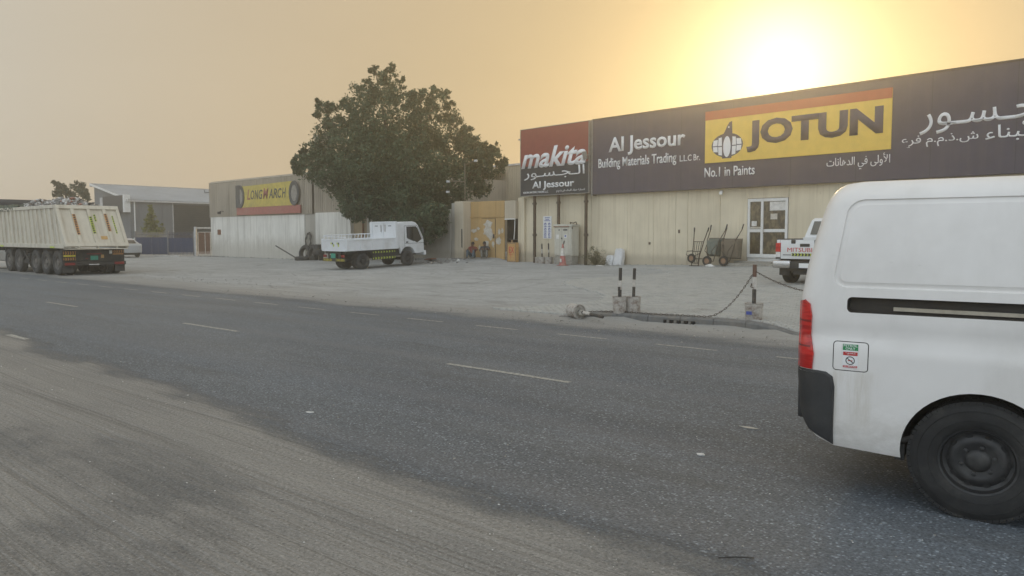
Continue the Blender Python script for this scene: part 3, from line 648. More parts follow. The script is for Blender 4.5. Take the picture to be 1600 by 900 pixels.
text('lettering', 'JOTUN', (13.08, 18.36, 4.90, 6.12), y0 - .041, 'letter_navy', J, .045)
# emblem: a bird over a gridded globe
cx, cz, r = 12.20, 5.26, .72
mb = MB(); n = 40; yy = y0 - .042
mb.poly([(cx + r * 1.0 * cos(-2 * pi * k / n), yy, cz + r * .66 * sin(-2 * pi * k / n)) for k in range(n)], 0)
for sgn in (-1, 1):
    for (a0, a1), (b0, b1) in (((-.92, -.62), (-.42, -.06)), ((-.92, -.62), (0.0, .40)), ((-.58, -.26), (-.60, -.08)), ((-.58, -.26), (-.02, .50))):
        q = [(x_, z_) for x_, z_ in ((a0, b0), (a1, b0), (a1, b1), (a0, b1))]
        pts = [(cx + sgn * -x_ * r * (1 - .12 * abs(z_)) , yy - .004, cz + z_ * r * (1 - .25 * abs(x_))) for x_, z_ in q]
        mb.poly(pts if sgn < 0 else pts[::-1], 1)
body = [(-.30, -.72), (.30, -.72), (.34, .3), (.33, .62), (.30, 1.30), (.12, 1.24), (-.02, 1.02), (-.16, .74), (-.34, .52)]
mb.poly([(cx + a * r, yy - .008, cz + b * r) for a, b in body], 0)
mb.poly([(cx - .0 + .24 * r * cos(-2 * pi * k / 24), yy - .012, cz - .08 * r + .58 * r * sin(-2 * pi * k / 24)) for k in range(24)], 1)
mb.poly([(cx + .10 * r + .05 * r * cos(-2 * pi * k / 10), yy - .012, cz + .98 * r + .05 * r * sin(-2 * pi * k / 10)) for k in range(10)], 1)
for f in mb.bm.faces:
    f.normal_update()
    if f.normal.y > 0: f.normal_flip()
mb.build('emblem', ['letter_navy', 'letter_white'], J)
text('lettering', 'No.1 in Paints', (11.14, 13.44, 4.03, 4.42), y0 - .001, 'letter_white', S, .010)
text('lettering', arabic('الأولى في الدهانات'), (16.36, 18.62, 3.98, 4.50), y0 - .001, 'letter_white', S, .003)
text('lettering', arabic('الـجـسـور'), (19.55, 23.95, 4.98, 6.10), y0 - .001, 'letter_white', S, .004)
text('lettering', arabic('مواد البناء'), (21.55, 24.4, 4.56, 5.10), y0 - .001, 'letter_white', S, .004)
text('lettering', arabic('ش.ذ.م.م فرع'), (18.98, 21.35, 4.58, 4.98), y0 - .001, 'letter_white', S, .003)

# shop sign on posts at the corner
K = thing('shop_sign', 'red and dark grey sign board on three brown posts at the showroom corner', 'sign', (OA[0] + .44 * cos(RA), OA[1] + .44 * sin(RA), 0), RA)
yk = -.42
MB().bb(.22, 4.74, yk, yk + .14, 3.66, 6.98, bev=.008).build('sign_board', 'sign_dark', K)
MB().bb(.24, 4.72, yk - .012, yk - .001, 5.12, 6.96).build('red_field', 'sign_red', K)
for a, b, c, d in ((.19, .22, 3.63, 7.0), (4.74, 4.77, 3.63, 7.0), (.22, 4.74, 3.63, 3.66), (.22, 4.74, 6.98, 7.0)): MB().bb(a, b, yk - .02, yk + .15, c, d).build('edge_trim', 'sign_frame', K)
text('lettering', 'makita', (.28, 4.60, 5.0, 6.02), yk - .013, 'letter_white', K, .026, .30)
text('lettering', arabic('الـجـسـور'), (.46, 4.50, 4.42, 5.0), yk - .001, 'letter_white', K, .004)
text('lettering', 'Al Jessour', (1.05, 3.85, 3.90, 4.34), yk - .001, 'letter_white', K, .022)
text('lettering', 'BUILDING MATERIALS TRADING L.L.C', (.42, 2.15, 3.76, 3.86), yk - .001, 'letter_white', K, .005)
text('lettering', arabic('لتجارة مواد البناء ش.ذ.م.م'), (2.70, 4.52, 3.74, 3.88), yk - .001, 'letter_white', K, .004)
for x in (1.14, 2.78, 4.54): MB().bb(x - .055, x + .055, yk + .02, yk + .13, zt(OA[0] + x, OA[1]) - .1, 3.66).bb(x - .08, x + .08, yk, yk + .15, 3.2, 3.3).bb(x - .07, x + .09, yk + .0, yk + .15, 1.62, 1.74).build('post', 'post_brown', K)
fl = thing('flood_light', 'small grey flood light between the two sign boards', 'lamp', OA, RA)
MB().box((5.12, yk - .20, 5.38), (.24, .10, .36), rot=Matrix.Rotation(.3, 3, 'X'), bev=.02).build('lamp_head', 'sign_frame', fl)
MB().tube([(5.16, yk - .14, 5.4), (5.20, yk, 5.4), (5.24, yk + .13, 5.4)], .025).build('bracket', 'sign_frame', fl)
wc = thing('wall_camera', 'small white camera on the cream wall left of the glass door', 'camera', OA, RA)
MB().box((12.05, -.22, 3.36), (.13, .26, .12), rot=.5, bev=.02).ball((12.0, -.08, 3.42), .07).build('camera_body', 'upvc', wc)
MB().tube([(12.0, .0, 3.46), (12.0, -.08, 3.44)], .03).build('bracket', 'upvc', wc)

# poster on the wall
Pq = thing('safety_poster', 'white poster with blue round safety symbols on the cream wall', 'poster', OA, RA)
px0, px1, pz0, pz1 = 1.87, 2.45, 1.50, 2.62
MB().bb(px0, px1, -.03, -.012, pz0, pz1).build('board', 'white_print', Pq)
mb = MB(); yy = -.032
for r_ in range(3):
    for c_ in range(2):
        cx, cz = px0 + .16 + c_ * .27, 2.22 - r_ * .26
        disc(mb, cx, cz, .075, yy, 0, 18); disc(mb, cx + .01, cz - .01, .030, yy - .002, 1, 8, 1.3)
        mb.poly([(cx - .09, yy, cz - .15), (cx + .09, yy, cz - .15), (cx + .09, yy, cz - .105), (cx - .09, yy, cz - .105)], 0)
for z, wd in ((2.52, .34), (2.44, .26), (2.37, .40)): mb.poly([(px0 + .29 - wd / 2, yy, z), (px0 + .29 + wd / 2, yy, z), (px0 + .29 + wd / 2, yy, z + .035), (px0 + .29 - wd / 2, yy, z + .035)], 0)
mb.build('symbols', ['blue_print', 'white_print'], Pq)

# ---------------------------------------------------------------- tyre workshop: stained wall below, profiled steel above
RB = R(-2.6); OB = (-58.75, 31.3, 0)
B = thing('tyre_workshop', 'low workshop with stained white wall and tan ribbed cladding', 'building', OB, RB)
MB().bb(.06, 20.6, .25, 14, -.3, 5.7).build('wall', 'clad_tan', B)
xs = [0, 4.6, 9.4, 13.86]
for a, b in zip(xs, xs[1:]): MB().bb(a + .004, b - .004, 0, .24, -.4, 3.1 + random.uniform(-.01, .01), bev=.01).build('wall_panel', 'wall_white', B)
MB().bb(13.87, 15.2, .02, .24, -.4, 3.08, bev=.01).build('wall_panel', 'wall_grey', B)
MB().bb(15.21, 19.2, -.02, .24, -.4, 3.16, bev=.012).build('wall_panel', 'wall_white', B)
MB().bb(19.1, 19.35, -.10, .20, -.4, 2.3, bev=.01).build('pilaster', 'wall_white', B)
MB().bb(19.36, 20.9, .12, .24, -.4, 3.1).build('metal_gate', 'brown_panel', B)
MB().tube([(20.5, .02, 0), (20.5, .02, 3.4)], .05).build('drain_pipe', 'rust', B)
k = 0; x = .0
while x < 20.6:
    x1 = min(x + 1.06, 20.6); back = .0 if x < 13.8 else .14
    ribbed('cladding_sheet', x + .004, x1 - .004, 3.105, 5.74 + random.uniform(-.012, .012), back + (.012 if k % 2 else 0), 'clad_tan', B, .21, .04); k += 1; x = x1
x = 0.0
while x < 20.6:      # rolled eaves sheets
    x1 = min(x + 1.06, 20.6); back = .0 if x < 13.8 else .14
    mb = MB(); pr = [(.02 + back, 5.72), (-.02 + back, 5.80), (.04 + back, 5.88), (.2 + back, 5.95), (1.6, 6.05), (14, 6.3)]
    for (a, za), (b, zb_) in zip(pr, pr[1:]): mb.poly([(x + .003, a, za), (x1 - .003, a, za), (x1 - .003, b, zb_), (x + .003, b, zb_)])
    mb.build('eaves_sheet', 'clad_tan', B, smooth=50); x = x1
MB().bb(-.05, .0, -.05, .2, 3.05, 5.85, bev=.01).build('corner_trim', 'clad_tan', B)
MB().bb(1.25, 1.70, -.07, -.002, 1.72, 2.12, bev=.01).build('fuse_box', 'rust', B)
MB().tube([(2.3, 0, 3.5), (2.3, -.3, 3.55), (2.55, -.5, 3.42)], .025).box((2.62, -.55, 3.4), (.3, .16, .2), bev=.02).build('wall_lamp', 'black_plastic', B)
MB().tube([(0, 0, 5.1), (-.7, -.1, 5.1), (-.72, -.1, 5.3)], .03).build('bracket', 'black_plastic', B)
vt = thing('roof_shaft', 'tan square ventilation shaft sticking up left of the big tree', 'vent', (0, 0, 0))
sx, sy = spot(504.5, 56); vt.location = (sx, sy, 0); vt.rotation_euler = (0, 0, RB)
MB().bb(-.42, .42, -.3, .5, 5.9, 8.75, bev=.02).build('duct', 'clad_tan', vt); MB().bb(-.47, .47, -.35, .55, 8.75, 8.85).build('cap', 'clad_tan', vt)

# sign of the tyre workshop
T = thing('tyre_sign', 'faded yellow tyre sign with red strip on the tan ribbed cladding', 'sign', OB, RB)
x0, x1, zs0, zs1 = 4.65, 13.6, 3.19, 5.40; ys = -.16
MB().bb(x0, x1, ys, ys + .1, zs0, zs0 + .55, bev=.006).build('red_strip', 'faded_red', T)
MB().prism([(x0 + .5, 3.745), (x1 - .5, 3.745), (x1 - .5, 5.30), (x1 - 1.2, 5.40), (x0 + 1.5, 5.32), (x0 + .5, 5.36)], ys, ys + .09, 'y').build('yellow_field', 'faded_yellow', T)
for cx, sgn in ((x0 + .62, 1), (x1 - .72, -1)):
    w_ = part('tyre_picture', T)
    mb = MB(); n = 36
    def ring(rx, rz, y): return [(cx + rx * cos(2 * pi * k / n), y, 4.56 + rz * sin(2 * pi * k / n)) for k in range(n)]
    R0, R1, R2, R3 = ring(.66, .86, ys - .002), ring(.64, .84, ys - .05), ring(.42, .60, ys - .055), ring(.38, .55, ys - .02)
    rr = [[mb.bm.verts.new(p) for p in q] for q in (R0, R1, R2, R3)]
    for a, b in zip(rr, rr[1:]):
        for k in range(n): mb.bm.faces.new((a[k], b[k], b[(k + 1) % n], a[(k + 1) % n]))
    bmesh.ops.recalc_face_normals(mb.bm, faces=mb.bm.faces[:])
    if sgn > 0:
        mb.bb(cx - .62, cx - .02, ys - .045, ys + .09, 3.75, 5.42)
    mb.build('tyre_ring', 'faded_black', w_, smooth=40)
    mb = MB(); disc(mb, cx, 4.56, .40, ys - .022, 0, 30, 1.4)
    for k in range(6): mb.box((cx + .2 * cos(k * pi / 3), ys - .03, 4.56 + .29 * sin(k * pi / 3)), (.06, .02, .42), 0, rot=Matrix.Rotation(-k * pi / 3 + pi / 2, 3, 'Y'))
    mb.build('rim', 'sign_frame', w_)
zb_, ztp_ = 4.30, 4.98; letters = 'LONGMARCH'; lw = [1.45 if c_ == 'M' else .9 if c_ == 'L' else 1.0 for c_ in letters]; lx = 6.30
for i, ch in enumerate(letters):
    wl_ = (11.85 - 6.30) * lw[i] / sum(lw); big_ = .08 if ch in 'LM' else 0
    text('letter', ch, (lx + .03, lx + wl_ - .03, zb_, ztp_ + big_), ys - .001, 'faded_red' if ch in 'LM' else 'faded_black', T, .012, .25); lx += wl_

# boundary wall from the workshop to the yard entrance, then the recessed gate
def along(px, d0=62.0): pass
W1 = thing('boundary_wall', 'grey stained yard wall behind the parked tipper under the big tree', 'wall', OB, RB)
for a, b in ((20.92, 23.6), (23.6, 26.2), (26.2, 28.6)): MB().bb(a + .004, b - .004, .0, .22, -.3, 3.1, bev=.012).build('wall_panel', 'wall_grey', W1)
GP = thing('gate_pillar', 'cream concrete pillar beside the yellow gate', 'pillar', OB, RB)
MB().bb(28.92, 29.62, 0, .75, -.2, 3.50, bev=.02).build('shaft', 'wall_beige', GP)
MB().bb(28.62, 28.915, .06, .45, -.2, 3.42, bev=.012).build('buttress', 'wall_grey', GP)
MB().bb(29.50, 29.56, -.03, -.002, 1.0, 2.0).build('dark_slot', 'black_plastic', GP)
# gate: local frame at its left foot
gx, gy = OB[0] + 29.63 * cos(RB) - .55 * sin(RB), OB[1] + 29.63 * sin(RB) + .55 * cos(RB)
YG = thing('yard_gate', 'ochre steel yard gate with torn posters and a small door', 'gate', (gx, gy, 0), RB)
ZG = .47
for a, b, c, d in ((0, .88, ZG - .1, 3.48), (.88, 1.90, 2.56, 3.48), (1.90, 2.56, ZG - .1, 3.48)): MB().bb(a + .004, b - .004, 0, .06, c, d, bev=.005).build('sheet', 'gate_ochre', YG)
wd_ = part('wicket_door', YG); MB().bb(.90, 1.88, -.02, .03, ZG, 2.545, bev=.006).build('leaf', 'gate_ochre', wd_); MB().bb(1.76, 1.84, -.06, -.02, 1.5, 1.72).build('lock', 'black_plastic', wd_)
MB().bb(1.885, 1.905, -.012, .05, ZG, 2.56).bb(.88, 1.9, -.012, .05, 2.545, 2.56).build('door_gap', 'black_plastic', YG)
MB().bb(0, 2.56, -.035, -.004, 2.62, 2.68).bb(0, .88, -.035, -.004, .46, .52).bb(1.91, 2.56, -.035, -.004, 1.6, 1.66).build('brace', 'gate_ochre', YG)
def torn(cx, cz, w, h, par):
    n = 14; pts = [(cx + w * cos(2 * pi * k / n) * random.uniform(.55, 1.1), -.024 - .001 * random.random(), cz + h * sin(2 * pi * k / n) * random.uniform(.5, 1.1)) for k in range(n)]
    mb = MB(); mb.poly(pts[::-1]); [f.normal_flip() for f in mb.bm.faces if (f.normal_update() or f.normal.y > 0)]; return mb.build('torn_poster', 'poster_paper', par)
for q in ((1.40, 2.25, .38, .26), (1.30, 1.85, .36, .34), (1.55, 1.72, .20, .40), (1.26, 1.12, .24, .28), (.28, 1.92, .26, .13), (.62, 2.02, .16, .10), (.45, 1.45, .20, .10), (2.15, 1.36, .24, .25), (2.2, 1.85, .12, .2), (2.42, 1.9, .1, .16), (1.75, 1.2, .1, .2), (.7, 1.0, .1, .16)): torn(*q, YG)
EW = thing('side_wall', 'beige wall with a dark opening between yellow gate and showroom', 'wall', (gx, gy, 0), RB)
MB().bb(2.57, 3.34, 0, .2, 2.52, 3.46, bev=.01).build('lintel_wall', 'wall_beige', EW)
MB().bb(2.57, 4.4, 1.2, 1.3, 0, 2.9).bb(2.57, 2.62, .2, 1.6, 0, 2.6).build('dark_backing', 'dark_void', EW)
MB().bb(2.58, 3.34, -.02, .02, 2.48, 2.53).build('opening_frame', 'upvc', EW)
MB().bb(2.63, 3.33, .30, .34, ZG - .05, 1.2).bb(2.63, 3.33, .28, .34, 1.42, 1.48).build('rail_panel', 'black_plastic', EW)
MB().tube([(3.22, .1, 2.5), (3.18, .12, 1.9), (3.1, .15, 1.45)], .022).build('hanging_pipe', 'upvc', EW)
OC = thing('orange_crate', 'orange wooden crate with red marks in the dark opening', 'crate', (gx + 2.98 * cos(RB), gy + 2.98 * sin(RB) - .12, zt(gx + 3.1, gy - .2)), RB)
MB().bb(0, .62, -.12, .10, 0, 1.0, bev=.01).build('box', 'crate_orange', OC)
for a, b, c, d in ((.0, .05, 0, 1.0), (.57, .62, 0, 1.0), (.05, .57, 0, .06), (.05, .57, .94, 1.0)): MB().bb(a, b, -.14, -.122, c, d).build('slat', 'timber', OC)
text('red_mark', 'EX', (.14, .48, .46, .78), -.122, 'red_print', OC, .0); MB().bb(.12, .40, -.127, -.122, .38, .40).bb(.25, .27, -.127, -.122, .2, .38).build('red_mark', 'red_print', OC)
LK = thing('timber_plank', 'narrow timber plank leaning at the showroom corner', 'plank', (OA[0] - .18, OA[1] - .55, zt(OA[0], OA[1] - .5)), RA)
MB().box((0, .15, .55), (.10, .04, 1.18), rot=Matrix.Rotation(-.16, 3, 'X') @ Matrix.Rotation(.10, 3, 'Y')).build('plank', 'timber', LK)

# steel shed behind the gate
SD = thing('rear_shed', 'beige ribbed steel shed rising behind the yellow gate', 'building', (*spot(735, 60), 0), RB)
MB().bb(-3, 13, .3, 9, -.2, 6.6).build('wall', 'clad_beige', SD)
x = -3.0; k = 0
while x < 13: ribbed('cladding_sheet', x + .004, x + .996, 3.4, 6.75 + random.uniform(-.01, .01), .0 + (.012 if k % 2 else 0), 'clad_beige', SD, .2, .05); x += 1.0; k += 1
MB().bb(-3, 13, .02, .28, -.2, 3.39).build('plinth_wall', 'wall_beige', SD); MB().bb(-3.05, 13.05, -.1, .3, 6.76, 6.9, bev=.01).build('eaves_trim', 'trim_grey', SD)
LP = thing('light_mast', 'thin mast with two lamp arms above the yellow gate', 'lamp', (*spot(727, 42.6), 0), 0)
mb = MB(); mb.tube([(0, 0, .2), (0, 0, 5.6)], .028).tube([(0, 0, 4.6), (-.75, -.5, 4.66)], .03).tube([(0, 0, 5.5), (.45, .32, 5.75)], .02); mb.build('mast', 'barrow_brown', LP)
for p in ((-.78, -.52, 4.62), (.50, .35, 5.74), (-.80, -.53, 4.05)): MB().box(p, (.20, .12, .12), rot=.5, bev=.02).build('lamp_head', 'trim_grey', LP)
MB().tube([(-.78, -.52, 4.6), (-.80, -.53, 4.1)], .012).build('cable', 'black_plastic', LP)

# ---------------------------------------------------------------- grey warehouse at the left
C = thing('grey_warehouse', 'grey metal warehouse with pale sloping roof at the far left', 'building', (-76.95, 32.8, 0), 0)
MB().prism([(-8.4, -.2), (-.02, -.2), (-.02, 5.05), (-8.4, 6.8)], .02, 24, 'y').build('wall', 'clad_grey', C)
x = -8.4
while x < -.1:
    mb = MB(); x1 = x + 1.05; z0_, z1_ = 5.05 + (-x) / 8.4 * 1.75, 5.05 + (-x1) / 8.4 * 1.75
    mb.prism([(x + .006, -.2), (x1 - .006, -.2), (x1 - .006, z1_), (x + .006, z0_)], -.03, .018, 'y'); mb.build('gable_sheet', 'clad_grey', C); x = x1
# side that looks along +x: panels and an open shutter bay (local frame turned so that it faces -y)
cs = part('side_wall', C, (0, 0, 0), R(90))
for a, b in ((.03, 1.05), (1.05, 2.1), (2.1, 3.1), (3.1, 4.1)): MB().bb(a + .005, b - .005, -.03, .018, -.2, 5.0).build('wall_sheet', 'clad_grey', cs)
MB().bb(4.12, 4.22, -.06, .02, -.2, 4.9).build('bay_frame', 'trim_grey', cs)
for k in range(22): MB().bb(4.24, 12, -.02 - .012 * (k % 2), .015, -.1 + k * .22, -.1 + k * .22 + .215).build('shutter_slat', 'shutter_dark', cs)
MB().bb(12, 24, -.03, .018, -.2, 5.0).build('wall_sheet', 'clad_grey', cs)
MB().bb(2.2, 3.9, -.05, -.031, 1.7, 1.8).bb(2.2, 3.9, -.05, -.031, .9, 1.0).build('wall_rail', 'black_plastic', cs)
MB().tube([(.35, -.1, 5.0), (.35, -.1, 1.5), (.2, -.1, 1.3), (.2, -.1, 0)], .07).build('downpipe', 'upvc', cs)
# roof: ribbed sheets running down the slope
y = -.35; k = 0
while y < 24:
    y1 = y + 1.0; V = []; Fc = []; n = 5; pts = []
    for q in range(n): a = y + q * .2; pts += [(a, 0), (a + .11, 0), (a + .135, .045), (a + .175, .045)]
    pts.append((y1, 0))
    for yy, d in pts: V += [(.35, yy, 5.10 + d), (-8.5, yy, 6.95 + d)]
    for i in range(len(pts) - 1): Fc.append((2 * i, 2 * i + 2, 2 * i + 3, 2 * i + 1))
    raw('roof_sheet', V, Fc, 'roof_grey', C); y = y1; k += 1
MB().bb(.30, .36, -.35, 24, 4.92, 5.09).build('eaves_gutter', 'trim_grey', C)
MB().prism([(.36, 5.0), (.36, 5.16), (-8.55, 7.05), (-8.55, 6.85)], -.42, -.352, 'y').build('verge_trim', 'upvc', C)
MB().bb(-8.56, -8.42, -.40, 24, 6.7, 7.06).build('ridge_trim', 'trim_grey', C)
fb = part('name_box', C); MB().bb(-4.9, -.15, -.62, -.06, 3.95, 5.55, bev=.01).build('box', 'sign_dark', fb); MB().bb(-.145, .12, -.64, -.04, 3.9, 5.6).build('box_end', 'upvc', fb); MB().bb(-6.4, -4.92, -.3, -.06, 4.4, 5.5).build('side_panel', 'trim_grey', fb)

# fence and sliding gate in front of the warehouse
f0 = Vector(spot(213, 62)); f1 = Vector(spot(305, 62)); fa = atan2(f1.y - f0.y, f1.x - f0.x); FL = (f1 - f0).length
FN = thing('bar_fence', 'navy blue sheeted bar fence in front of the grey warehouse', 'fence', (f0.x, f0.y, 0), fa)
for a, b in ((.05, 1.3), (1.3, 2.6)): MB().bb(a + .01, b - .01, -.02, .0, .14, 1.50).build('blue_sheet', 'fence_blue', FN)
n = 44
for k in range(n):
    x = .06 + k * (FL - .12) / (n - 1); MB().bb(x - .018, x + .018, .006, .05, .08, 1.92).build('bar', 'fence_blue' if x > 2.6 else 'fence_grey', FN)
for z in (.2, 1.72): MB().bb(0, FL, .052, .09, z, z + .05).build('rail', 'fence_grey', FN)
MB().bb(2.6, FL - .1, -.01, .004, .3, 1.45).build('blue_sheet', 'fence_blue', FN)
for x in (0, 2.6, FL - .05): MB().bb(x - .05, x + .05, -.05, .1, 0, 2.0).build('post', 'fence_grey', FN)
SG = thing('sliding_gate', 'rusty white bar gate between blue fence and tyre workshop', 'gate', (f1.x, f1.y, 0), atan2(OB[1] - f1.y, OB[0] - f1.x)); GL = math.hypot(OB[1] - f1.y, OB[0] - f1.x)
MB().bb(.0, .16, -.1, .1, 0, 2.35, bev=.01).build('post', 'trim_grey', SG); MB().bb(.16, GL, -.03, .03, 2.2, 2.32).build('top_rail', 'fence_white', SG)
for a in (.25, GL * .62, GL - .08): MB().bb(a, a + .05, -.03, .03, .1, 1.95).build('stile', 'fence_white', SG)
for z in (.12, 1.9): MB().bb(.25, GL, -.02, .02, z, z + .05).build('rail', 'fence_white', SG)
for k in range(16): x = .33 + k * (GL - .42) / 15; MB().bb(x, x + .03, -.012, .012, .17, 1.9).build('bar', 'rust', SG)
# ---------------------------------------------------------------- vehicles
def rrect(x0, x1, z0, z1, r, slant=0.0, n=6):
    """rounded rectangle, anticlockwise; slant shifts the upper edge of the left end forward"""
    pts = []
    for cx, cz, a0 in ((x1 - r, z0 + r, -90), (x1 - r, z1 - r, 0), (x0 + r, z1 - r, 90), (x0 + r, z0 + r, 180)):
        for k in range(n + 1):
            a = R(a0 + 90 * k / n); x, z = cx + r * cos(a), cz + r * sin(a)
            if cx < (x0 + x1) / 2: x += slant * (z - z0) / (z1 - z0)
            pts.append((x, z))
    out = []
    for p, q in zip(pts, pts[1:] + pts[:1]):
        L = math.dist(p, q); k = max(1, int(L / .12)); out += [(lerp(p[0], q[0], t / k), lerp(p[1], q[1], t / k)) for t in range(k)] if L > 1e-5 else []
    return out
def inset(pts, d):
    n = len(pts); out = []
    for i in range(n):
        a, b = pts[i - 1], pts[(i + 1) % n]; dx, dz = b[0] - a[0], b[1] - a[1]; L = math.hypot(dx, dz) or 1
        out.append((pts[i][0] - dz / L * d, pts[i][1] + dx / L * d))
    return out
def fill2d(loops, zc, xc):
    t = bmesh.new(); es = []
    for lp in loops:
        vv = [t.verts.new((x, 0, z)) for x, z in lp]
        es += [t.edges.new((vv[i], vv[(i + 1) % len(vv)])) for i in range(len(vv))]
    bmesh.ops.triangle_fill(t, use_beauty=True, use_dissolve=False, edges=es)
    for no, cuts, ax in (((0, 0, 1), zc, 2), ((1, 0, 0), xc, 0)):
        for c in cuts:
            co = [0, 0, 0]; co[ax] = c
            bmesh.ops.bisect_plane(t, geom=t.verts[:] + t.edges[:] + t.faces[:], plane_co=co, plane_no=no, dist=1e-5)
    return t
class Shell:
    """vehicle body whose half width at (x, z) is a function; carries exact normals for smooth highlights"""
    def __init__(s, yf): s.yf = yf; s.bm = bmesh.new(); s.sd = s.bm.faces.layers.int.new('side')
    def sheet(s, loops, sgn, zc=(), xc=(), off=0.0, m=0, mark=True):
        t = fill2d(loops, zc, xc); mp = {}
        for v in t.verts: mp[v.index if False else v] = s.bm.verts.new((v.co.x, sgn * (s.yf(v.co.x, v.co.z) + off), v.co.z))
        for f in t.faces:
            q = [mp[v] for v in f.verts]; nf = s.bm.faces.new(q); nf.normal_update()
            if nf.normal.y * sgn < 0: nf.normal_flip()
            nf.material_index = m; nf[s.sd] = sgn if mark else 0; nf.smooth = True
        bd = [((e.verts[0].co.x, e.verts[0].co.z), (e.verts[1].co.x, e.verts[1].co.z), mp[e.verts[0]], mp[e.verts[1]]) for e in t.edges if len(e.link_faces) == 1]
        t.free(); return bd
    def rings(s, loops, sgn, m=0):
        """loops: list of (points, depth); strips between consecutive loops"""
        rr = [[s.bm.verts.new((x, sgn * (s.yf(x, z) - d), z)) for x, z in lp] for lp, d in loops]
        for a, b in zip(rr, rr[1:]):
            for k in range(len(a)):
                f = s.bm.faces.new((a[k], a[(k + 1) % len(a)], b[(k + 1) % len(a)], b[k])); f.material_index = m
                f.normal_update()
                if f.normal.y * sgn < 0: f.normal_flip()
    def bridge(s, A, B, test):
        key = lambda p: (round(p[0], 4), round(p[1], 4)); mb = {}
        for p, q, v, w in B: mb[key(p)] = v; mb[key(q)] = w
        for p, q, v, w in A:
            if not test((p[0] + q[0]) / 2, (p[1] + q[1]) / 2): continue
            try:
                f = s.bm.faces.new((v, w, mb[key(q)], mb[key(p)])); f.normal_update()
                c = f.calc_center_median()
                if f.normal.dot(c - Vector((s.mid[0], 0, s.mid[1]))) < 0: f.normal_flip()
                f.smooth = True
            except Exception: pass
    mid = (1.3, 1.1)
    def build(s, name, mats, parent, off=0.0):
        me = bpy.data.meshes.new(name); s.bm.faces.ensure_lookup_table(); sd = [f[s.sd] for f in s.bm.faces]; s.bm.to_mesh(me); s.bm.free()
        for m in (mats if isinstance(mats, (list, tuple)) else [mats]): me.materials.append(M(m))
        e = .004; nr = [(0, 0, 0)] * len(me.loops)
        for p in me.polygons:
            if not sd[p.index]: continue
            for li in p.loop_indices:
                x, y, z = me.vertices[me.loops[li].vertex_index].co
                dx = (s.yf(x + e, z) - s.yf(x - e, z)) / (2 * e); dz = (s.yf(x, z + e) - s.yf(x, z - e)) / (2 * e)
                v = Vector((-dx, 1, -dz)).normalized(); nr[li] = (v.x, v.y * sd[p.index], v.z)
        me.set_sharp_from_angle(angle=R(38))
        me.normals_split_custom_set(nr)
        return link(name, me, parent)
def wheel(parent, c, Rr, wd, side, kind='steel', tyre='tyre', rim='rim_black', rr=.56, n=40):
    """wheel > tyre, rim; axle along y, outer face towards side (-1 or +1)"""
    w = part('wheel', parent, c); h = wd / 2; r0 = Rr * rr
    pr = [(r0, -h * .82), (r0 * 1.05, -h * .93), (lerp(r0, Rr, .35), -h), (lerp(r0, Rr, .65), -h * .99), (Rr * .955, -h * .90), (Rr * .99, -h * .74)]
    for g_ in (-.45, -.15, .15, .45): pr += [(Rr, h * (g_ - .13)), (Rr, h * (g_ - .03)), (Rr * .982, h * (g_ - .02)), (Rr * .982, h * (g_ + .02)), (Rr, h * (g_ + .03))]
    pr += [(Rr * .99, h * .74), (Rr * .955, h * .90), (lerp(r0, Rr, .65), h * .99), (lerp(r0, Rr, .35), h), (r0 * 1.05, h * .93), (r0, h * .82)]
    mb = MB(); mb.lathe(pr, (0, 0, 0), 'y', n, caps=(False, False))
    if n > 50:                                               # tread lugs and a raised sidewall band on the tyre seen close up
        for k in range(64):
            a = 2 * pi * k / 64
            for sy in (-1, 1): mb.box((Rr * .988 * cos(a), sy * h * .74, Rr * .988 * sin(a)), (.030, h * .30, .020), rot=Matrix.Rotation(-a + pi / 2, 3, 'Y'))
        for rb in (.70, .86): mb.lathe([(Rr * (rb - .006), side * h * .98), (Rr * rb, side * h * 1.015), (Rr * (rb + .008), side * h * .96)], (0, 0, 0), 'y', n, caps=(False, False))
    mb.build('tyre', tyre, w, smooth=50)
    s = side * h; mb = MB()
    if kind == 'steel':
        pr = [(r0 * 1.02, s * .84), (r0 * .95, s * .80), (r0 * .90, s * .45), (r0 * .80, s * .38), (r0 * .70, s * .52), (r0 * .58, s * .60), (r0 * .50, s * .55), (r0 * .34, s * .50), (r0 * .30, s * .58), (r0 * .22, s * .68), (r0 * .05, s * .70)]
        mb.lathe(pr, (0, 0, 0), 'y', n, caps=(False, True))
        for k in range(6):
            a = 2 * pi * k / 6 + .3; mb.lathe([(.012, s * .50), (.012, s * .64), (.007, s * .66)], (r0 * .42 * cos(a), 0, r0 * .42 * sin(a)), 'y', 6)
        mb.build('rim', rim, w, smooth=40)
        hm = MB()
        for k in range(10):
            a = 2 * pi * k / 10; q = []
            for j in range(8):
                b = 2 * pi * j / 8; rr_ = r0 * .76 + r0 * .055 * cos(b); q.append((rr_ * cos(a + .13 * sin(b)), s * (.452 if rr_ > r0 * .76 else .462) + side * .004, rr_ * sin(a + .13 * sin(b))))
            hm.poly(q)
        for f in hm.bm.faces:
            f.normal_update()
            if f.normal.y * side < 0: f.normal_flip()
        tag(hm.build('rim_slots', 'gap_dark', w), kind='stuff')
    else:
        pr = [(r0 * 1.02, s * .86), (r0 * .94, s * .80), (r0 * .86, s * .35), (r0 * .62, s * .10), (r0 * .52, s * .12), (r0 * .46, s * .70), (r0 * .30, s * .78), (r0 * .05, s * .80)]
        mb.lathe(pr, (0, 0, 0), 'y', n, caps=(False, True))
        for k in range(8):
            a = 2 * pi * k / 8; mb.lathe([(.02, s * .08), (.02, s * .22)], (r0 * .56 * cos(a), 0, r0 * .56 * sin(a)), 'y', 6)
        mb.build('rim', rim, w, smooth=40)
    return w
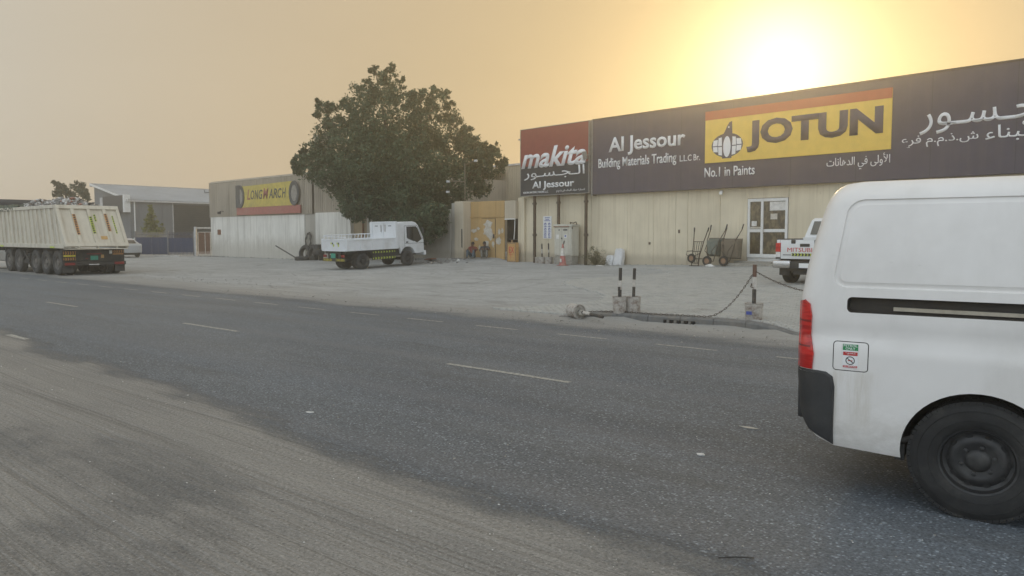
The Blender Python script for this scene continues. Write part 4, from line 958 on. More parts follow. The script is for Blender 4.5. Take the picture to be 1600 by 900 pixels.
# ---- white panel van, close on the right
_zr = [.28, .62, .85, 1.25, 1.45, 1.65, 1.82, 1.90, 1.95, 2.0]; _xr = [-.88, -.925, -.935, -.93, -.90, -.858, -.815, -.785, -.75, -.70]
_zf = [.28, .6, .9, 1.02, 1.14, 1.3, 1.7, 1.9, 2.0]; _xf = [3.66, 3.74, 3.70, 3.62, 3.44, 3.30, 2.96, 2.72, 2.5]
def y_van(x, z):
    y = .845
    if z > 1.12: y -= .078 * ((z - 1.12) / .78) ** 1.8
    if z > 1.84: t = min(.985, (z - 1.84) / .15); y -= .13 * (1 - sqrt(1 - t * t))
    if z < .48: y -= .03 * ((.48 - z) / .18) ** 2
    y -= .012 * math.exp(-((z - 1.03) / .045) ** 2) * .6; y += .008 * sst(1.02, .90, z) if False else .008 * (1 - sst(.90, 1.02, z))
    t = min(.985, max(0, 1 - (x - float(np.interp(z, _zr, _xr))) / .13)); y -= .13 * (1 - sqrt(1 - t * t))
    t = min(.985, max(0, 1 - (float(np.interp(z, _zf, _xf)) - x) / .45)); y -= .22 * (1 - sqrt(1 - t * t))
    return y
def arch(cx, cz, r, a0, a1, n=26): return [(cx + r * cos(R(lerp(a0, a1, k / n))), cz + r * sin(R(lerp(a0, a1, k / n)))) for k in range(n + 1)]
out_van = [(-.70, .325)] + [(-.80, .37), (-.87, .44), (-.915, .56), (-.93, .75), (-.935, .9), (-.932, 1.1), (-.928, 1.25), (-.90, 1.45), (-.858, 1.65), (-.815, 1.82), (-.79, 1.885), (-.755, 1.94), (-.70, 1.97), (-.60, 1.983), (.2, 1.986), (1.2, 1.986), (2.2, 1.984), (2.45, 1.965), (2.68, 1.90), (2.84, 1.78), (2.96, 1.66), (3.14, 1.46), (3.30, 1.27), (3.44, 1.12), (3.60, 1.02), (3.69, .90), (3.735, .62), (3.70, .42), (3.6, .30), (3.02, .29)] + arch(2.62, .36, .385, -10, 190)[0:] + [(2.2, .30), (.42, .30)] + arch(.045, .36, .385, -9, 188)
out_van = out_van[::-1]
ring_w = rrect(-.735, .86, 1.325, 1.868, .085, .075); ring_s = rrect(-.645, 1.25, 1.172, 1.268, .028); ring_f = rrect(-.715, -.518, .808, .992, .022)
V = thing('panel_van', 'white panel van cut off by the right picture edge', 'van', (0, 0, 0), R(6))
ox, oy = -.835, 5.01; V.location = (ox - .845 * sin(R(6)), oy + .845 * cos(R(6)), .004); V.scale = (1.045, 1, 1)
zc = [round(.36 + .06 * k, 3) for k in range(27)] + [1.85, 1.87, 1.895, 1.91, 1.925, 1.94, 1.95, 1.965, 1.975]; xc = [-.925, -.91, -.90, -.89, -.875, -.86, -.845, -.83, -.81, -.79, -.77, -.74] + [round(-.7 + .11 * k, 3) for k in range(41)]
sh = Shell(y_van)
side_window = [(1.62, 1.32), (2.62, 1.30), (2.95, 1.30), (2.72, 1.62), (2.55, 1.80), (1.62, 1.82)]
near = sh.sheet([out_van, ring_w[::-1], ring_s[::-1], ring_f[::-1]], -1, zc, xc); farb = sh.sheet([out_van], 1, zc, xc)
farb2 = [(p, q, v, w) for p, q, v, w in farb]
sh.bridge([e for e in near if e[0][1] > .3], farb2, lambda x, z: (z > 1.93) or (x < -.72 and z > .33) or (x > 2.6 and z > .31 and not (abs(math.hypot(x - 2.62, z - .36) - .385) < .03)))
sh.build('body', 'van_white', V)
sh = Shell(y_van); sh.rings([(ring_w, 0), (inset(ring_w, .006), .010), (inset(ring_w, .014), .012), (inset(ring_w, .035), .004)], -1); sh.sheet([inset(ring_w, .035)], -1, zc, xc, -.004); sh.build('blank_window_panel', 'van_white', V)
rs = part('slide_rail', V); sh = Shell(y_van); sh.rings([(ring_s, 0), (inset(ring_s, .004), .006), (inset(ring_s, .007), .045)], -1); sh.sheet([inset(ring_s, .007)], -1, [], xc, -.045, mark=False); sh.build('slot', 'slot_dark', rs)
pts = [(x, -(y_van(x, 1.20) - .028), 1.203 - .004 * (x + .4)) for x in np.linspace(-.40, 1.22, 16)]; mb = MB()
for a, b in zip(pts, pts[1:]):
    mb.prism([(a[0], a[2] - .011), (b[0], b[2] - .011), (b[0], b[2] + .011), (a[0], a[2] + .011)], a[1], a[1] + .02, 'y')
mb.build('rail', 'rail_metal', rs)
ff = part('fuel_flap', V); sh = Shell(y_van); sh.rings([(ring_f, 0), (inset(ring_f, .0012), .010), (inset(ring_f, .0042), .010), (inset(ring_f, .0050), .0)], -1, 1); sh.sheet([inset(ring_f, .0050)], -1, [.84, .88, .92, .96], [-.68, -.64, -.6, -.56]); sh.build('flap', ['van_white', 'gap_dark'], ff)
fy = -(y_van(-.61, .9) + .0012); mb = MB(); mb.bb(-.660, -.574, fy - .0006, fy + .0008, .826, .977); mb.build('sticker', 'white_print', ff)
mb = MB(); mb.bb(-.659, -.575, fy - .0012, fy - .0007, .938, .976); mb.build('green_band', 'green_print', ff); mb = MB(); mb.bb(-.657, -.577, fy - .0012, fy - .0007, .906, .928); mb.build('red_band', 'red_print', ff); MB().bb(-.657, -.577, fy - .0012, fy - .0007, .830, .843).build('red_band', 'red_print', ff)
text('lettering', 'PETROL', (-.655, -.579, .959, .974), fy - .0013, 'white_print', ff, .02, 0, .0003); text('lettering', 'ONLY', (-.644, -.590, .941, .956), fy - .0013, 'white_print', ff, .02, 0, .0003)
text('lettering', 'NO SMOKING', (-.652, -.582, .833, .841), fy - .0013, 'white_print', ff, .01, 0, .0003); text('lettering', arabic('ممنوع'), (-.645, -.589, .909, .925), fy - .0013, 'white_print', ff, .01, 0, .0003)
mb = MB(); cx, cz = -.617, .8745
for k in range(24):
    a, b = 2 * pi * k / 24, 2 * pi * (k + 1) / 24; mb.poly([(cx + .026 * cos(a), fy - .0012, cz + .026 * sin(a)), (cx + .021 * cos(a), fy - .0012, cz + .021 * sin(a)), (cx + .021 * cos(b), fy - .0012, cz + .021 * sin(b)), (cx + .026 * cos(b), fy - .0012, cz + .026 * sin(b))])
mb.box((cx, fy - .0012, cz), (.046, .0004, .005), rot=Matrix.Rotation(.7, 3, 'Y')); mb.build('no_smoking_ring', 'black_print', ff); MB().bb(cx - .013, cx + .013, fy - .0011, fy - .0007, cz - .003, cz + .002).build('cigarette_mark', 'red_print', ff)
# lamps and bumper wrap round the rear corners
out_l = [(-.83, .80), (-.822, .90), (-.845, 1.02), (-.84, 1.14), (-.855, 1.215), (-.89, 1.24), (-.935, 1.225), (-.939, 1.0), (-.937, .80)]
def dens(pts, st=.03):
    out = []
    for p, q in zip(pts, pts[1:] + pts[:1]):
        k = max(1, int(math.dist(p, q) / st)); out += [(lerp(p[0], q[0], t / k), lerp(p[1], q[1], t / k)) for t in range(k)]
    return out
xcl = [-.932, -.925, -.918, -.91, -.90, -.89, -.88, -.865, -.85]
for sgn in (-1, 1):
    tl = part('tail_lamp', V)
    sh = Shell(y_van); lp = dens(out_l); sh.sheet([inset(lp, .003)], sgn, [.84, .88, .93, .98, 1.02, 1.06, 1.1, 1.16, 1.2], xcl, .016); sh.rings([(lp, -.001), (inset(lp, .003), -.016)] , sgn); sh.build('lens', 'lamp_red', tl)
    for z0, z1, mt in ((1.025, 1.042, 'lamp_clear'), (1.10, 1.112, 'lamp_dark_red'), (.94, .952, 'lamp_dark_red')):
        sh = Shell(y_van); sh.sheet([dens([(-.845, z0), (-.845, z1), (-.934, z1), (-.934, z0)], .02)], sgn, [], xcl, .0175); sh.build('lens_band', 'lamp_dark_red' if z0 > 1.03 or z0 < 1 else 'lamp_red', tl)
out_b = [(-.702, .332), (-.700, .70), (-.712, .765), (-.75, .792), (-.80, .797), (-.937, .797), (-.939, .75), (-.925, .60), (-.90, .48), (-.85, .41)]
bp = part('rear_bumper', V)
for sgn in (-1, 1):
    sh = Shell(y_van); lp = dens(out_b, .04); sh.sheet([inset(lp, .012)], sgn, [.38, .42, .46, .5, .56, .62, .68, .74, .78], xcl + [-.82, -.78, -.74], .024); sh.rings([(lp, -.001), (inset(lp, .004), -.018), (inset(lp, .012), -.024)], sgn); sh.build('bumper_corner', 'black_plastic', bp)
MB().bb(-.955, -.90, -.68, .68, .44, .79, bev=.02, seg=2).build('bumper_bar', 'black_plastic', bp)
MB().prism([(-.945, 1.05), (-.93, 1.28), (-.815, 1.86), (-.78, 1.84), (-.90, 1.05)], -.62, .62, 'y', bev=.01).build('rear_window', 'dark_glass', V)
for sgn in (-1, 1):
    sh = Shell(y_van); sh.sheet([dens(side_window[::-1], .1)], sgn, zc, xc, .003); sh.build('door_window', 'dark_glass', V)
    MB().box((2.0, sgn * .852, 1.12), (.20, .03, .04), bev=.01).build('door_handle', 'van_white', V)
    MB().box((3.05, sgn * .95, 1.42), (.12, .22, .26), bev=.04, seg=2).tube([(3.02, sgn * .78, 1.36), (3.03, sgn * .90, 1.38)], .03).build('wing_mirror', 'black_plastic', V)
    MB().box((3.60, sgn * .60, .92), (.16, .30, .22), bev=.05, seg=2).build('headlight', 'lamp_clear', V)
MB().prism([(2.80, 1.86), (3.42, 1.16), (3.44, 1.17), (2.83, 1.87)], -.60, .60, 'y').build('windscreen', 'dark_glass', V)
MB().bb(3.62, 3.78, -.70, .70, .34, .62, bev=.05, seg=2).build('front_bumper', 'black_plastic', V)
mb = MB(); mb.bb(-.86, 3.55, -.42, .42, .26, .62).bb(.45, 2.15, -.78, .78, .24, .42)
mb.build('underbody', 'gap_dark', V)
for cx in (.045, 2.62):
    for sgn in (-1, 1):
        mb = MB(); a = arch(cx, .36, .384, -12, 192)
        for p, q in zip(a, a[1:]): mb.poly([(p[0], sgn * .805, p[1]), (q[0], sgn * .805, q[1]), (q[0], sgn * .40, q[1]), (p[0], sgn * .40, p[1])])
        mb.poly([(p[0], sgn * .42, p[1]) for p in a]); mb.build('wheel_well', 'chassis_black', V, smooth=60)
        wheel(V, (cx, sgn * .735, .343), .345, .205, sgn, 'steel', n=56)
MB().tube([(-.36, -.80, .40), (-.30, -.79, .42), (-.2, -.55, .45)], .018).box((-.345, -.79, .335), (.05, .02, .10)).build('mud_flap_bracket', 'chassis_black', V)

# ---- white tipper lorry in the yard
rp = ground(570, 37.0); ra = R(90 - 2.4); L0 = thing('tipper_lorry', 'small white tipper lorry parked facing the yard wall', 'truck', (rp.x - .95, rp.y, rp.z), ra)
fz = zt(rp.x, rp.y + 2.8) - zt(rp.x, rp.y); L0.rotation_euler = (0, -fz / 2.8, ra)
cab_o = [(2.14, .98), (2.14, 2.06), (2.20, 2.17), (2.34, 2.22), (3.16, 2.235), (3.36, 2.18), (3.50, 2.05), (3.80, 1.48), (3.86, 1.30), (3.87, .66), (3.56, .60), (3.29, .60)] + arch(2.80, .50, .47, 15, 165, 14) + [(2.30, .92)]
cb = part('cab', L0)
MB().prism(cab_o[::-1], -.88, .88, 'y', 0, .035, 3).build('cab_shell', 'truck_white', cb, smooth=40)
for s in (-1, 1):
    MB().prism([(2.74, 1.42), (3.42, 1.16), (3.73, 1.32), (3.46, 1.88), (3.36, 1.98), (2.74, 1.98)], s * .883, s * .870, 'y').build('door_window', 'dark_glass', cb)
    mb = MB()
    for a, b in (((2.60, .95), (2.60, 2.02)), ((2.60, 2.02), (3.42, 2.04)), ((3.42, 2.04), (3.79, 1.32)), ((2.60, 1.13), (3.84, 1.13))): mb.tube([(a[0], s * .882, a[1]), (b[0], s * .882, b[1])], .008, 4)
    mb.build('door_seam', 'gap_dark', cb)
    MB().box((2.76, s * .885, 1.20), (.14, .03, .06), bev=.01).build('door_handle', 'black_plastic', cb)
    MB().box((2.99, s * .882, 1.315), (.44, .008, .035), rot=Matrix.Rotation(.37, 3, 'Y')).build('door_decal', 'faded_black', cb)
    MB().box((3.70, s * 1.02, 1.75), (.06, .16, .30), bev=.02).tube([(3.68, s * .86, 1.95), (3.70, s * 1.0, 1.90)], .015).build('wing_mirror', 'black_plastic', cb)
    MB().box((3.86, s * .66, .92), (.05, .30, .18), bev=.02).build('headlight', 'lamp_clear', cb)
MB().prism([(3.845, 1.42), (3.54, 2.05), (3.52, 2.05), (3.82, 1.42)], -.76, .76, 'y').build('windscreen', 'dark_glass', cb)
MB().bb(3.84, 3.98, -.9, .9, .50, .74, bev=.03, seg=2).build('front_bumper', 'truck_white', L0)
ch = MB(); ch.bb(-1.0, 3.7, -.40, -.28, .52, .72).bb(-1.0, 3.7, .28, .40, .52, .72).bb(-.95, 2.05, -.85, .85, .78, .90).bb(1.0, 1.9, -.80, -.45, .42, .78).bb(.9, 1.8, .45, .80, .42, .78).bb(2.06, 2.5, -.75, .75, .55, 1.15).bb(-.1, .1, -.7, .7, .3, .46).bb(2.7, 2.9, -.6, .6, .3, .44)
ch.build('chassis', 'chassis_black', L0)
bd = part('tipping_body', L0); zb0, zb1 = .93, 1.45
MB().bb(-.98, 2.02, -1.0, 1.0, .90, .98).build('floor', 'truck_white', bd)
for s in (-1, 1):
    dsd = MB(); dsd.bb(-.92, 1.90, s * 1.03, s * .985, .93, 1.42).bb(-.92, 1.90, s * 1.055, s * .98, 1.40, 1.46, bev=.01).bb(-.92, 1.90, s * 1.055, s * .98, .91, .96, bev=.01)
    for x in (-.9, -.2, .5, 1.2, 1.88): dsd.bb(x - .03, x + .03, s * 1.05, s * 1.0, .95, 1.42)
    dsd.build('drop_side', 'truck_white', bd)
    MB().bb(1.90, 2.06, s * 1.06, s * .92, .90, 2.24, bev=.012).build('corner_post', 'truck_white', bd)
    MB().bb(-1.02, -.92, s * 1.06, s * .96, .92, 1.50, bev=.01).build('corner_post', 'truck_white', bd)
hb = MB(); hb.bb(1.95, 2.03, -.95, .95, .98, 2.20).bb(1.92, 2.06, -1.0, 1.0, 2.19, 2.26, bev=.01)
for y in (-.92, 0, .92): hb.bb(1.92, 1.96, y - .04, y + .04, .98, 2.2)
hb.bb(1.92, 1.96, -.95, .95, 1.30, 1.36); hb.build('headboard', 'truck_white', bd)
for y in (-.16, .16): MB().bb(1.925, 1.948, y - .06, y + .06, 1.75, 2.1).build('grab_slot', 'trim_grey', bd)
for y in (-.55, .55): MB().bb(1.943, 1.948, y - .12, y + .12, 2.02, 2.06).build('stencil_mark', 'faded_black', bd)
tg = MB(); tg.bb(-1.02, -.97, -.96, .96, .93, 1.42).bb(-1.045, -.96, -.96, .96, 1.40, 1.46, bev=.01).bb(-1.045, -.96, -.96, .96, .90, .96, bev=.01); tg.build('tailgate', 'truck_white', bd)
for y in (-.45, .05): 
    for k in (0, 1): MB().bb(-1.030, -1.022, y + k * .12, y + k * .12 + .08, 1.24, 1.32).build('hazard_tape', 'lime_tape' if k else 'black_print', bd)
for y in (-.05, -.45): MB().bb(-1.033, -1.0225, y + .02, y + .10, 1.12, 1.24).build('hazard_tape', 'lime_tape', bd)
def chevrons(name, parent, x, y0, y1, z0, z1, ma, mb_, n, axis='y', sgn=-1):
    """warning strip: coloured band with slanted black marks; lies in the plane x = const (axis y) or y = const (axis x)"""
    o = MB(); t = .006
    if axis == 'y': o.bb(x, x + sgn * t, y0, y1, z0, z1)
    else: o.bb(y0, y1, x, x + sgn * t, z0, z1)
    st = o.build(name, ma, parent); o = MB(); w = (y1 - y0) / n; zm = (z0 + z1) / 2
    for k in range(n):
        a = y0 + k * w + w * .06; q = [(a, z0), (a + w * .55, z0), (a + w * .82, zm), (a + w * .55, z1), (a, z1), (a + w * .27, zm)]
        if axis == 'y': o.prism(q, x + sgn * t * 1.3, x + sgn * t * 2, 'x')
        else: o.prism(q, x + sgn * t * 1.3, x + sgn * t * 2, 'y')
    o.build('chevron_marks', mb_, st); return st
o = MB(); o.tube([(-.9, .99, 1.66), (1.9, .99, 1.66)], .025, 6).tube([(-.98, -.95, 1.56), (-.98, .95, 1.62)], .02, 6)
for k in range(15): o.tube([(-.9 + k * .2, .99, 1.46), (-.86 + k * .2, .99, 1.66)], .02, 6)
o.build('side_rack', 'truck_white', bd)
MB().bb(-1.06, -1.0, -.95, .95, .42, .56).bb(-1.03, -.98, -.5, -.44, .5, .92).bb(-1.03, -.98, .44, .5, .5, .92).build('rear_bar', 'chassis_black', L0)
chevrons('hazard_strip', L0, -1.062, -.86, -.2, .43, .55, 'yellow_tape', 'black_print', 6); chevrons('hazard_strip', L0, -1.062, .15, .86, .43, .55, 'yellow_tape', 'black_print', 6)
MB().bb(-1.075, -1.06, -.16, .2, .58, .80).build('number_plate', 'plate_green', L0)
for y in (-.75, .75): MB().bb(-1.06, -1.02, y - .12, y + .12, .62, .74).build('tail_lamp', 'lamp_dark_red', L0)
for s in (-1, 1):
    chevrons('hazard_strip', L0, s * .86, .62, 1.98, .74, .83, 'lime_tape', 'black_print', 8, 'x', s); chevrons('hazard_strip', L0, s * .86, .62, 1.98, .44, .54, 'lime_tape', 'black_print', 8, 'x', s)
    MB().bb(.6, 2.0, s * .855, s * .80, .42, .86).build('side_guard', 'chassis_black', L0)
    wheel(L0, (0, s * .80, .385), .385, .24, s, 'truck', 'truck_tyre', 'rim_black', .52, 28); wheel(L0, (0, s * .50, .385), .385, .22, s, 'truck', 'truck_tyre', 'rim_black', .52, 20)
    wheel(L0, (2.80, s * .78, .385), .385, .22, s, 'steel', 'truck_tyre', 'rim_black', .52, 28)
    ar = arch(0, .42, .50, 10, 170, 10); mb = MB()
    for p, q in zip(ar, ar[1:]): mb.poly([(p[0], s * .62, p[1]), (q[0], s * .62, q[1]), (q[0], s * .95, q[1]), (p[0], s * .95, p[1])])
    mb.build('mudguard', 'chassis_black', L0)

# ---- loaded tipper semi-trailer at the roadside, left
TR = thing('tipper_trailer', 'cream tipper trailer loaded with rubble at the left road edge', 'truck', (-34.5, 11.9, 0), 0)
LEN, Z0, Z1, TB, TT = 8.3, 1.18, 2.80, .42, -.58
tb = part('tipper_body', TR)
def side_plate(y0, y1): return MB().prism([(-LEN, Z0), (TB - .1, Z0), (TT - .06, Z1), (-LEN - .5, Z1)], y0, y1, 'y')
side_plate(.05, .10).build('side_sheet', 'trailer_cream', tb); side_plate(2.40, 2.45).build('side_sheet', 'trailer_cream', tb)
MB().bb(-LEN, TB - .1, .05, 2.45, Z0, Z0 + .06).build('floor', 'trailer_cream', tb); MB().bb(-LEN - .55, -LEN - .46, .05, 2.45, Z0, Z1).build('front_sheet', 'trailer_cream', tb)
for y0, y1 in ((-.02, .08), (2.42, 2.52)):
    MB().prism([(-LEN - .5, Z1 - .02), (TT - .02, Z1 - .02), (TT - .06, Z1 + .12), (-LEN - .5, Z1 + .12)], y0, y1, 'y', 0, .012).build('top_rail', 'trailer_cream', tb)
    MB().bb(-LEN, TB - .12, y0, y1, Z0 - .06, Z0 + .12, bev=.012).build('bottom_rail', 'trailer_cream', tb)
    for k in range(15):
        x = -LEN + .35 + k * .545; lean = -.20 - .016 * k
        o = MB(); o.prism([(x, Z0 + .1), (x + .12, Z0 + .1), (x + .12 + lean, Z1 - .03), (x + lean, Z1 - .03)], y0 + .005, y1 - .005, 'y', 0, .01); o.build('rib', 'trailer_cream', tb)
# sloping tailgate with ribs and tape
tgp = part('tailgate', tb); LE = math.hypot(TB - TT, Z1 - Z0); ta = atan2(TT - TB, Z1 - Z0)
tgp.location = (TB, 0, Z0); tgp.rotation_euler = (0, ta, 0)      # local z runs up the slope, +x looks back
MB().bb(-.05, .0, .0, 2.5, .02, LE + .1).build('plate', 'trailer_cream', tgp)
for y in (.06, .62, 1.25, 1.88, 2.44): MB().bb(.002, .075, y - .065, y + .065, .14, LE - .06, bev=.01).build('rib', 'trailer_cream', tgp)
for z in (.06, LE): MB().bb(.002, .09, .0, 2.5, z - .08, z + .10, bev=.012).build('cross_rail', 'trailer_cream', tgp)
def tape(y, z0, z1, ma, n, w=.075, x=.082):
    o = MB().bb(x - .004, x, y - w, y + w, z0, z1); st = o.build('hazard_tape', ma, tgp); o = MB(); h = (z1 - z0) / n
    for k in range(n):
        z = z0 + k * h; a, b = (y - w, y + w) if z < (z0 + z1) / 2 else (y + w, y - w)
        o.prism([(a, z + h * .15), (y, z + h * .15), (b, z + h * .5), (y, z + h * .85), (a, z + h * .85), ((a + y) / 2, z + h * .5)], x + .001, x + .003, 'x')
    o.build('tape_marks', 'black_print', st)
tape(.62, .55, 1.55, 'orange_tape', 9, .06); tape(1.25, .60, 1.45, 'lime_tape', 8, .06); tape(1.88, .72, 1.60, 'orange_tape', 8, .06)
tape(1.46, 1.25, 1.6, 'lime_tape', 3, .04, .006); tape(2.18, .65, 1.55, 'lime_tape', 8, .03, .006)
MB().bb(.002, .008, 1.48, 1.74, .36, .52).build('notice_plate', 'crate_orange', tgp)
o = MB()
for y in (.5, 1.25, 2.0): o.box((TB + .02, y, Z0 - .02), (.10, .06, .14), rot=Matrix.Rotation(.5, 3, 'Y'))
o.bb(TB - .35, TB + .08, .05, 2.45, Z0 - .10, Z0 - .06); o.build('hinge_bar', 'trailer_cream', tb)
for x in (-7.6, -1.2): MB().bb(x, x + .5, -.026, -.021, Z0 - .05, Z0 + .02).build('reflector', 'lime_tape', tb)
o = MB(); o.bb(-10.4, -.2, .62, .80, .78, 1.08).bb(-10.4, -.2, 1.70, 1.88, .78, 1.08).bb(-3.6, -.1, .3, 2.2, .50, .78).bb(-.30, -.05, .04, 2.46, .86, 1.08)
for x in (-.65, -1.95, -3.2, -5.35, -6.65): o.bb(x - .08, x + .08, .2, 2.3, .46, .60)
o.bb(-4.75, -4.0, .1, .7, .42, .86).tube([(-4.6, .08, .95), (-3.9, .05, .5)], .05).tube([(-4.2, .08, .95), (-4.7, .06, .6)], .04); o.build('chassis', 'chassis_black', TR)
rear = part('rear_panel', TR)
MB().bb(-.04, .0, .02, 2.48, .40, 1.06).bb(.0, .10, .0, 2.5, .40, .56, bev=.01).build('panel', 'chassis_black', rear)
for y0, y1, z0, z1, mm, n in ((.06, .52, .86, 1.0, 'orange_tape', 5), (.06, .52, .62, .74, 'orange_tape', 5), (2.0, 2.44, .90, 1.04, 'orange_tape', 5)): chevrons('hazard_strip', rear, .012, y0, y1, z0, z1, mm, 'black_print', n, 'y', 1)
MB().bb(.004, .012, .06, .52, .78, .84).build('reflector', 'yellow_tape', rear); MB().bb(.004, .012, 2.0, 2.44, .84, .88).build('reflector', 'orange_tape', rear)
MB().bb(.004, .016, 1.10, 1.40, .62, .80).build('number_plate', 'plate_green', rear); MB().bb(.004, .014, 1.52, 1.64, .70, .84).build('notice_plate', 'crate_orange', rear); MB().bb(.004, .014, .95, 1.55, .86, .90).bb(.004, .014, .9, 1.0, .66, .70).build('reflector', 'lamp_dark_red', rear); MB().bb(.004, .012, 1.86, 1.97, .88, 1.02).build('white_tag', 'litter_white', rear)
MB().bb(.1, .115, 1.0, 1.4, .42, .46).build('stencil', 'litter_white', rear)
for y0, y1 in ((.06, .46), (2.02, 2.42)): MB().bb(.10, .13, y0, y1, .42, .53, bev=.008).build('tail_lamp', 'lamp_dark_red', rear)
for y in (.22, 2.28): MB().bb(.0, .02, y - .2, y + .2, .12, .40).build('mud_flap', 'black_plastic', rear)
for x in (-.65, -1.95, -3.2, -5.35, -6.65):
    for s, ys in ((-1, (.17, .52)), (1, (2.33, 1.98))):
        wheel(TR, (x, ys[0], .52), .52, .29, s, 'truck', 'truck_tyre', 'rim_grey', .54, 28)
        if x > -4: wheel(TR, (x, ys[1], .52), .52, .27, s, 'truck', 'truck_tyre', 'rim_grey', .54, 18)
tc_ = part('tractor_cab', TR)
MB().prism([(-11.3, .55), (-9.3, .55), (-9.3, 3.3), (-9.5, 3.45), (-10.9, 3.4), (-11.25, 2.2), (-11.35, 1.5)], .05, 2.45, 'y', 0, .05, 2).build('cab_shell', 'sign_dark', tc_, smooth=40)
for y0, y1 in ((.035, .055), (2.445, 2.465)): MB().prism([(-10.2, 2.0), (-11.1, 1.95), (-10.85, 2.85), (-10.2, 2.9)], y0, y1, 'y').build('door_window', 'dark_glass', tc_)
for s, y in ((-1, .2), (1, 2.3)): wheel(TR, (-10.5, y, .52), .52, .29, s, 'truck', 'truck_tyre', 'rim_grey', .54, 24)
MB().bb(-8.0, -7.1, -.0, .35, .45, .95, bev=.05).build('fuel_tank', 'steel', TR)
for x in (-5.35, -6.65):
    ar = arch(x, .52, .60, 20, 160, 8); o = MB()
    for p, q in zip(ar, ar[1:]): o.poly([(p[0], .02, p[1]), (q[0], .02, q[1]), (q[0], .55, q[1]), (p[0], .55, p[1])])
    o.build('mudguard', 'black_plastic', TR)
# the load
o = MB()
def heap(x): return Z1 + .08 + .30 * sst(-8.5, -6.2, x) * (1 - sst(-2.4, -.9, x) * .6) + .07 * sin(x * 2.1)
for k in range(1500):
    x, y = random.uniform(-LEN - .3, -.75), random.uniform(.15, 2.35); e = min(y - .1, 2.4 - y) / 1.15
    z = lerp(Z1 - .05, heap(x), min(1, e * 1.4)) + random.uniform(-.12, .06); r = random.uniform(.03, .13) * random.uniform(.7, 1.4)
    if random.random() < .62: o.rock((x, y, z), (r, r * random.uniform(.6, 1), r * random.uniform(.4, .8)), random.choice([0, 0, 0, 1, 1, 2, 3]))
    else: o.box((x, y, z), (random.uniform(.1, .42), random.uniform(.02, .12), random.uniform(.01, .06)), random.choice([0, 1, 1, 1, 2]), rot=Matrix.Rotation(random.uniform(-1.2, 1.2), 3, 'Z') @ Matrix.Rotation(random.uniform(-.6, .6), 3, 'Y'))
o.bb(-LEN, -.9, .2, 2.3, Z0 + .2, Z1 - .1, 0)
tag(o.build('rubble_load', ['rubble_grey', 'rubble_white', 'rubble_dark', 'rubble_red']), 'grey rubble and scrap heaped in the cream tipper trailer', 'rubble', kind='stuff').location = (-34.5, 11.9, 0)
V_, F_ = [], []; NX, NY = 60, 8
for i in range(NX + 1):
    for j in range(NY + 1):
        x = lerp(-LEN - .4, -5.6, i / NX); y = lerp(-.04, .55, j / NY)
        z = Z1 + .15 + .05 * sin(i * .9 + j) + .05 * sin(i * .37) + (-.10 if j == 0 else .04) + random.uniform(-.015, .015)
        V_.append((x, y, z))
for i in range(NX):
    for j in range(NY):
        a = i * (NY + 1) + j; F_.append((a, a + NY + 1, a + NY + 2, a + 1))
tp = raw('tarpaulin', V_, F_, 'tarp_green', smooth=60); tp.location = (-34.5, 11.9, 0); sm_ = tp.modifiers.new('thickness', 'SOLIDIFY'); sm_.thickness = .01
tag(tp, 'crumpled dark green tarpaulin folded over the trailer load', 'tarpaulin')

# ---- pickup nosed in at the showroom
pz = ground(1213, 20.4); PK = thing('pickup_truck', 'white pickup with red tailgate lettering behind the van', 'truck', (pz.x, pz.y, 0), R(-5.6))
PK.location.z = zt(pz.x + .8, pz.y + .8)        # local x runs right along the tailgate, y forward; x = 0 is the left side
PW = 1.58
bd = part('cargo_bed', PK)
MB().prism([(0, .62), (0, 1.16), (1.45, 1.16), (1.45, .62)], 0.0, .09, 'x', 0, .02, 2).build('bed_side', 'pickup_white', bd, smooth=40); MB().prism([(0, .62), (0, 1.16), (1.45, 1.16), (1.45, .62)], PW - .09, PW, 'x', 0, .02, 2).build('bed_side', 'pickup_white', bd, smooth=40)
MB().bb(.09, PW - .09, .05, 1.45, .62, .70).build('bed_floor', 'chassis_black', bd); MB().bb(-.012, .06, .02, 1.46, 1.155, 1.19, bev=.01).bb(PW - .06, PW + .012, .02, 1.46, 1.155, 1.19, bev=.01).build('bed_rail', 'black_plastic', bd)
MB().bb(.05, PW - .05, 1.40, 1.47, .62, 1.22).build('front_board', 'pickup_white', bd)
tg = part('tailgate', PK); MB().bb(.13, PW - .13, -.035, .03, .66, 1.15, bev=.018, seg=2).build('plate', 'pickup_white', tg, smooth=40)
MB().bb(.42, .54, -.05, -.03, 1.06, 1.16, bev=.01).bb(PW - .54, PW - .42, -.05, -.03, 1.06, 1.16, bev=.01).build('latch_cover', 'black_plastic', tg); MB().bb(PW / 2 - .13, PW / 2 + .13, -.048, -.03, .98, 1.06, bev=.01).build('handle', 'black_plastic', tg)
text('lettering', 'MITSUBISHI', (.32, 1.26, .845, .955), -.036, 'red_print', tg, .0, 0, .004)
chevrons('hazard_strip', tg, -.037, .44, 1.22, .74, .81, 'lime_tape', 'black_print', 9, 'x', -1); MB().bb(.20, .42, -.040, -.036, .755, .775).build('small_print', 'faded_black', tg)
for x0, x1 in ((-.005, .125), (PW - .125, PW + .005)):
    tl = part('tail_lamp', PK); MB().bb(x0, x1, -.05, .10, .84, 1.08, bev=.014, seg=2).build('red_lens', 'lamp_red', tl); MB().bb(x0 + .004, x1 - .004, -.046, .09, .70, .838, bev=.012, seg=2).build('clear_lens', 'lamp_clear', tl); MB().bb(x0 - .004, x1 + .004, -.03, .09, .66, .70).build('lamp_base', 'black_plastic', tl)
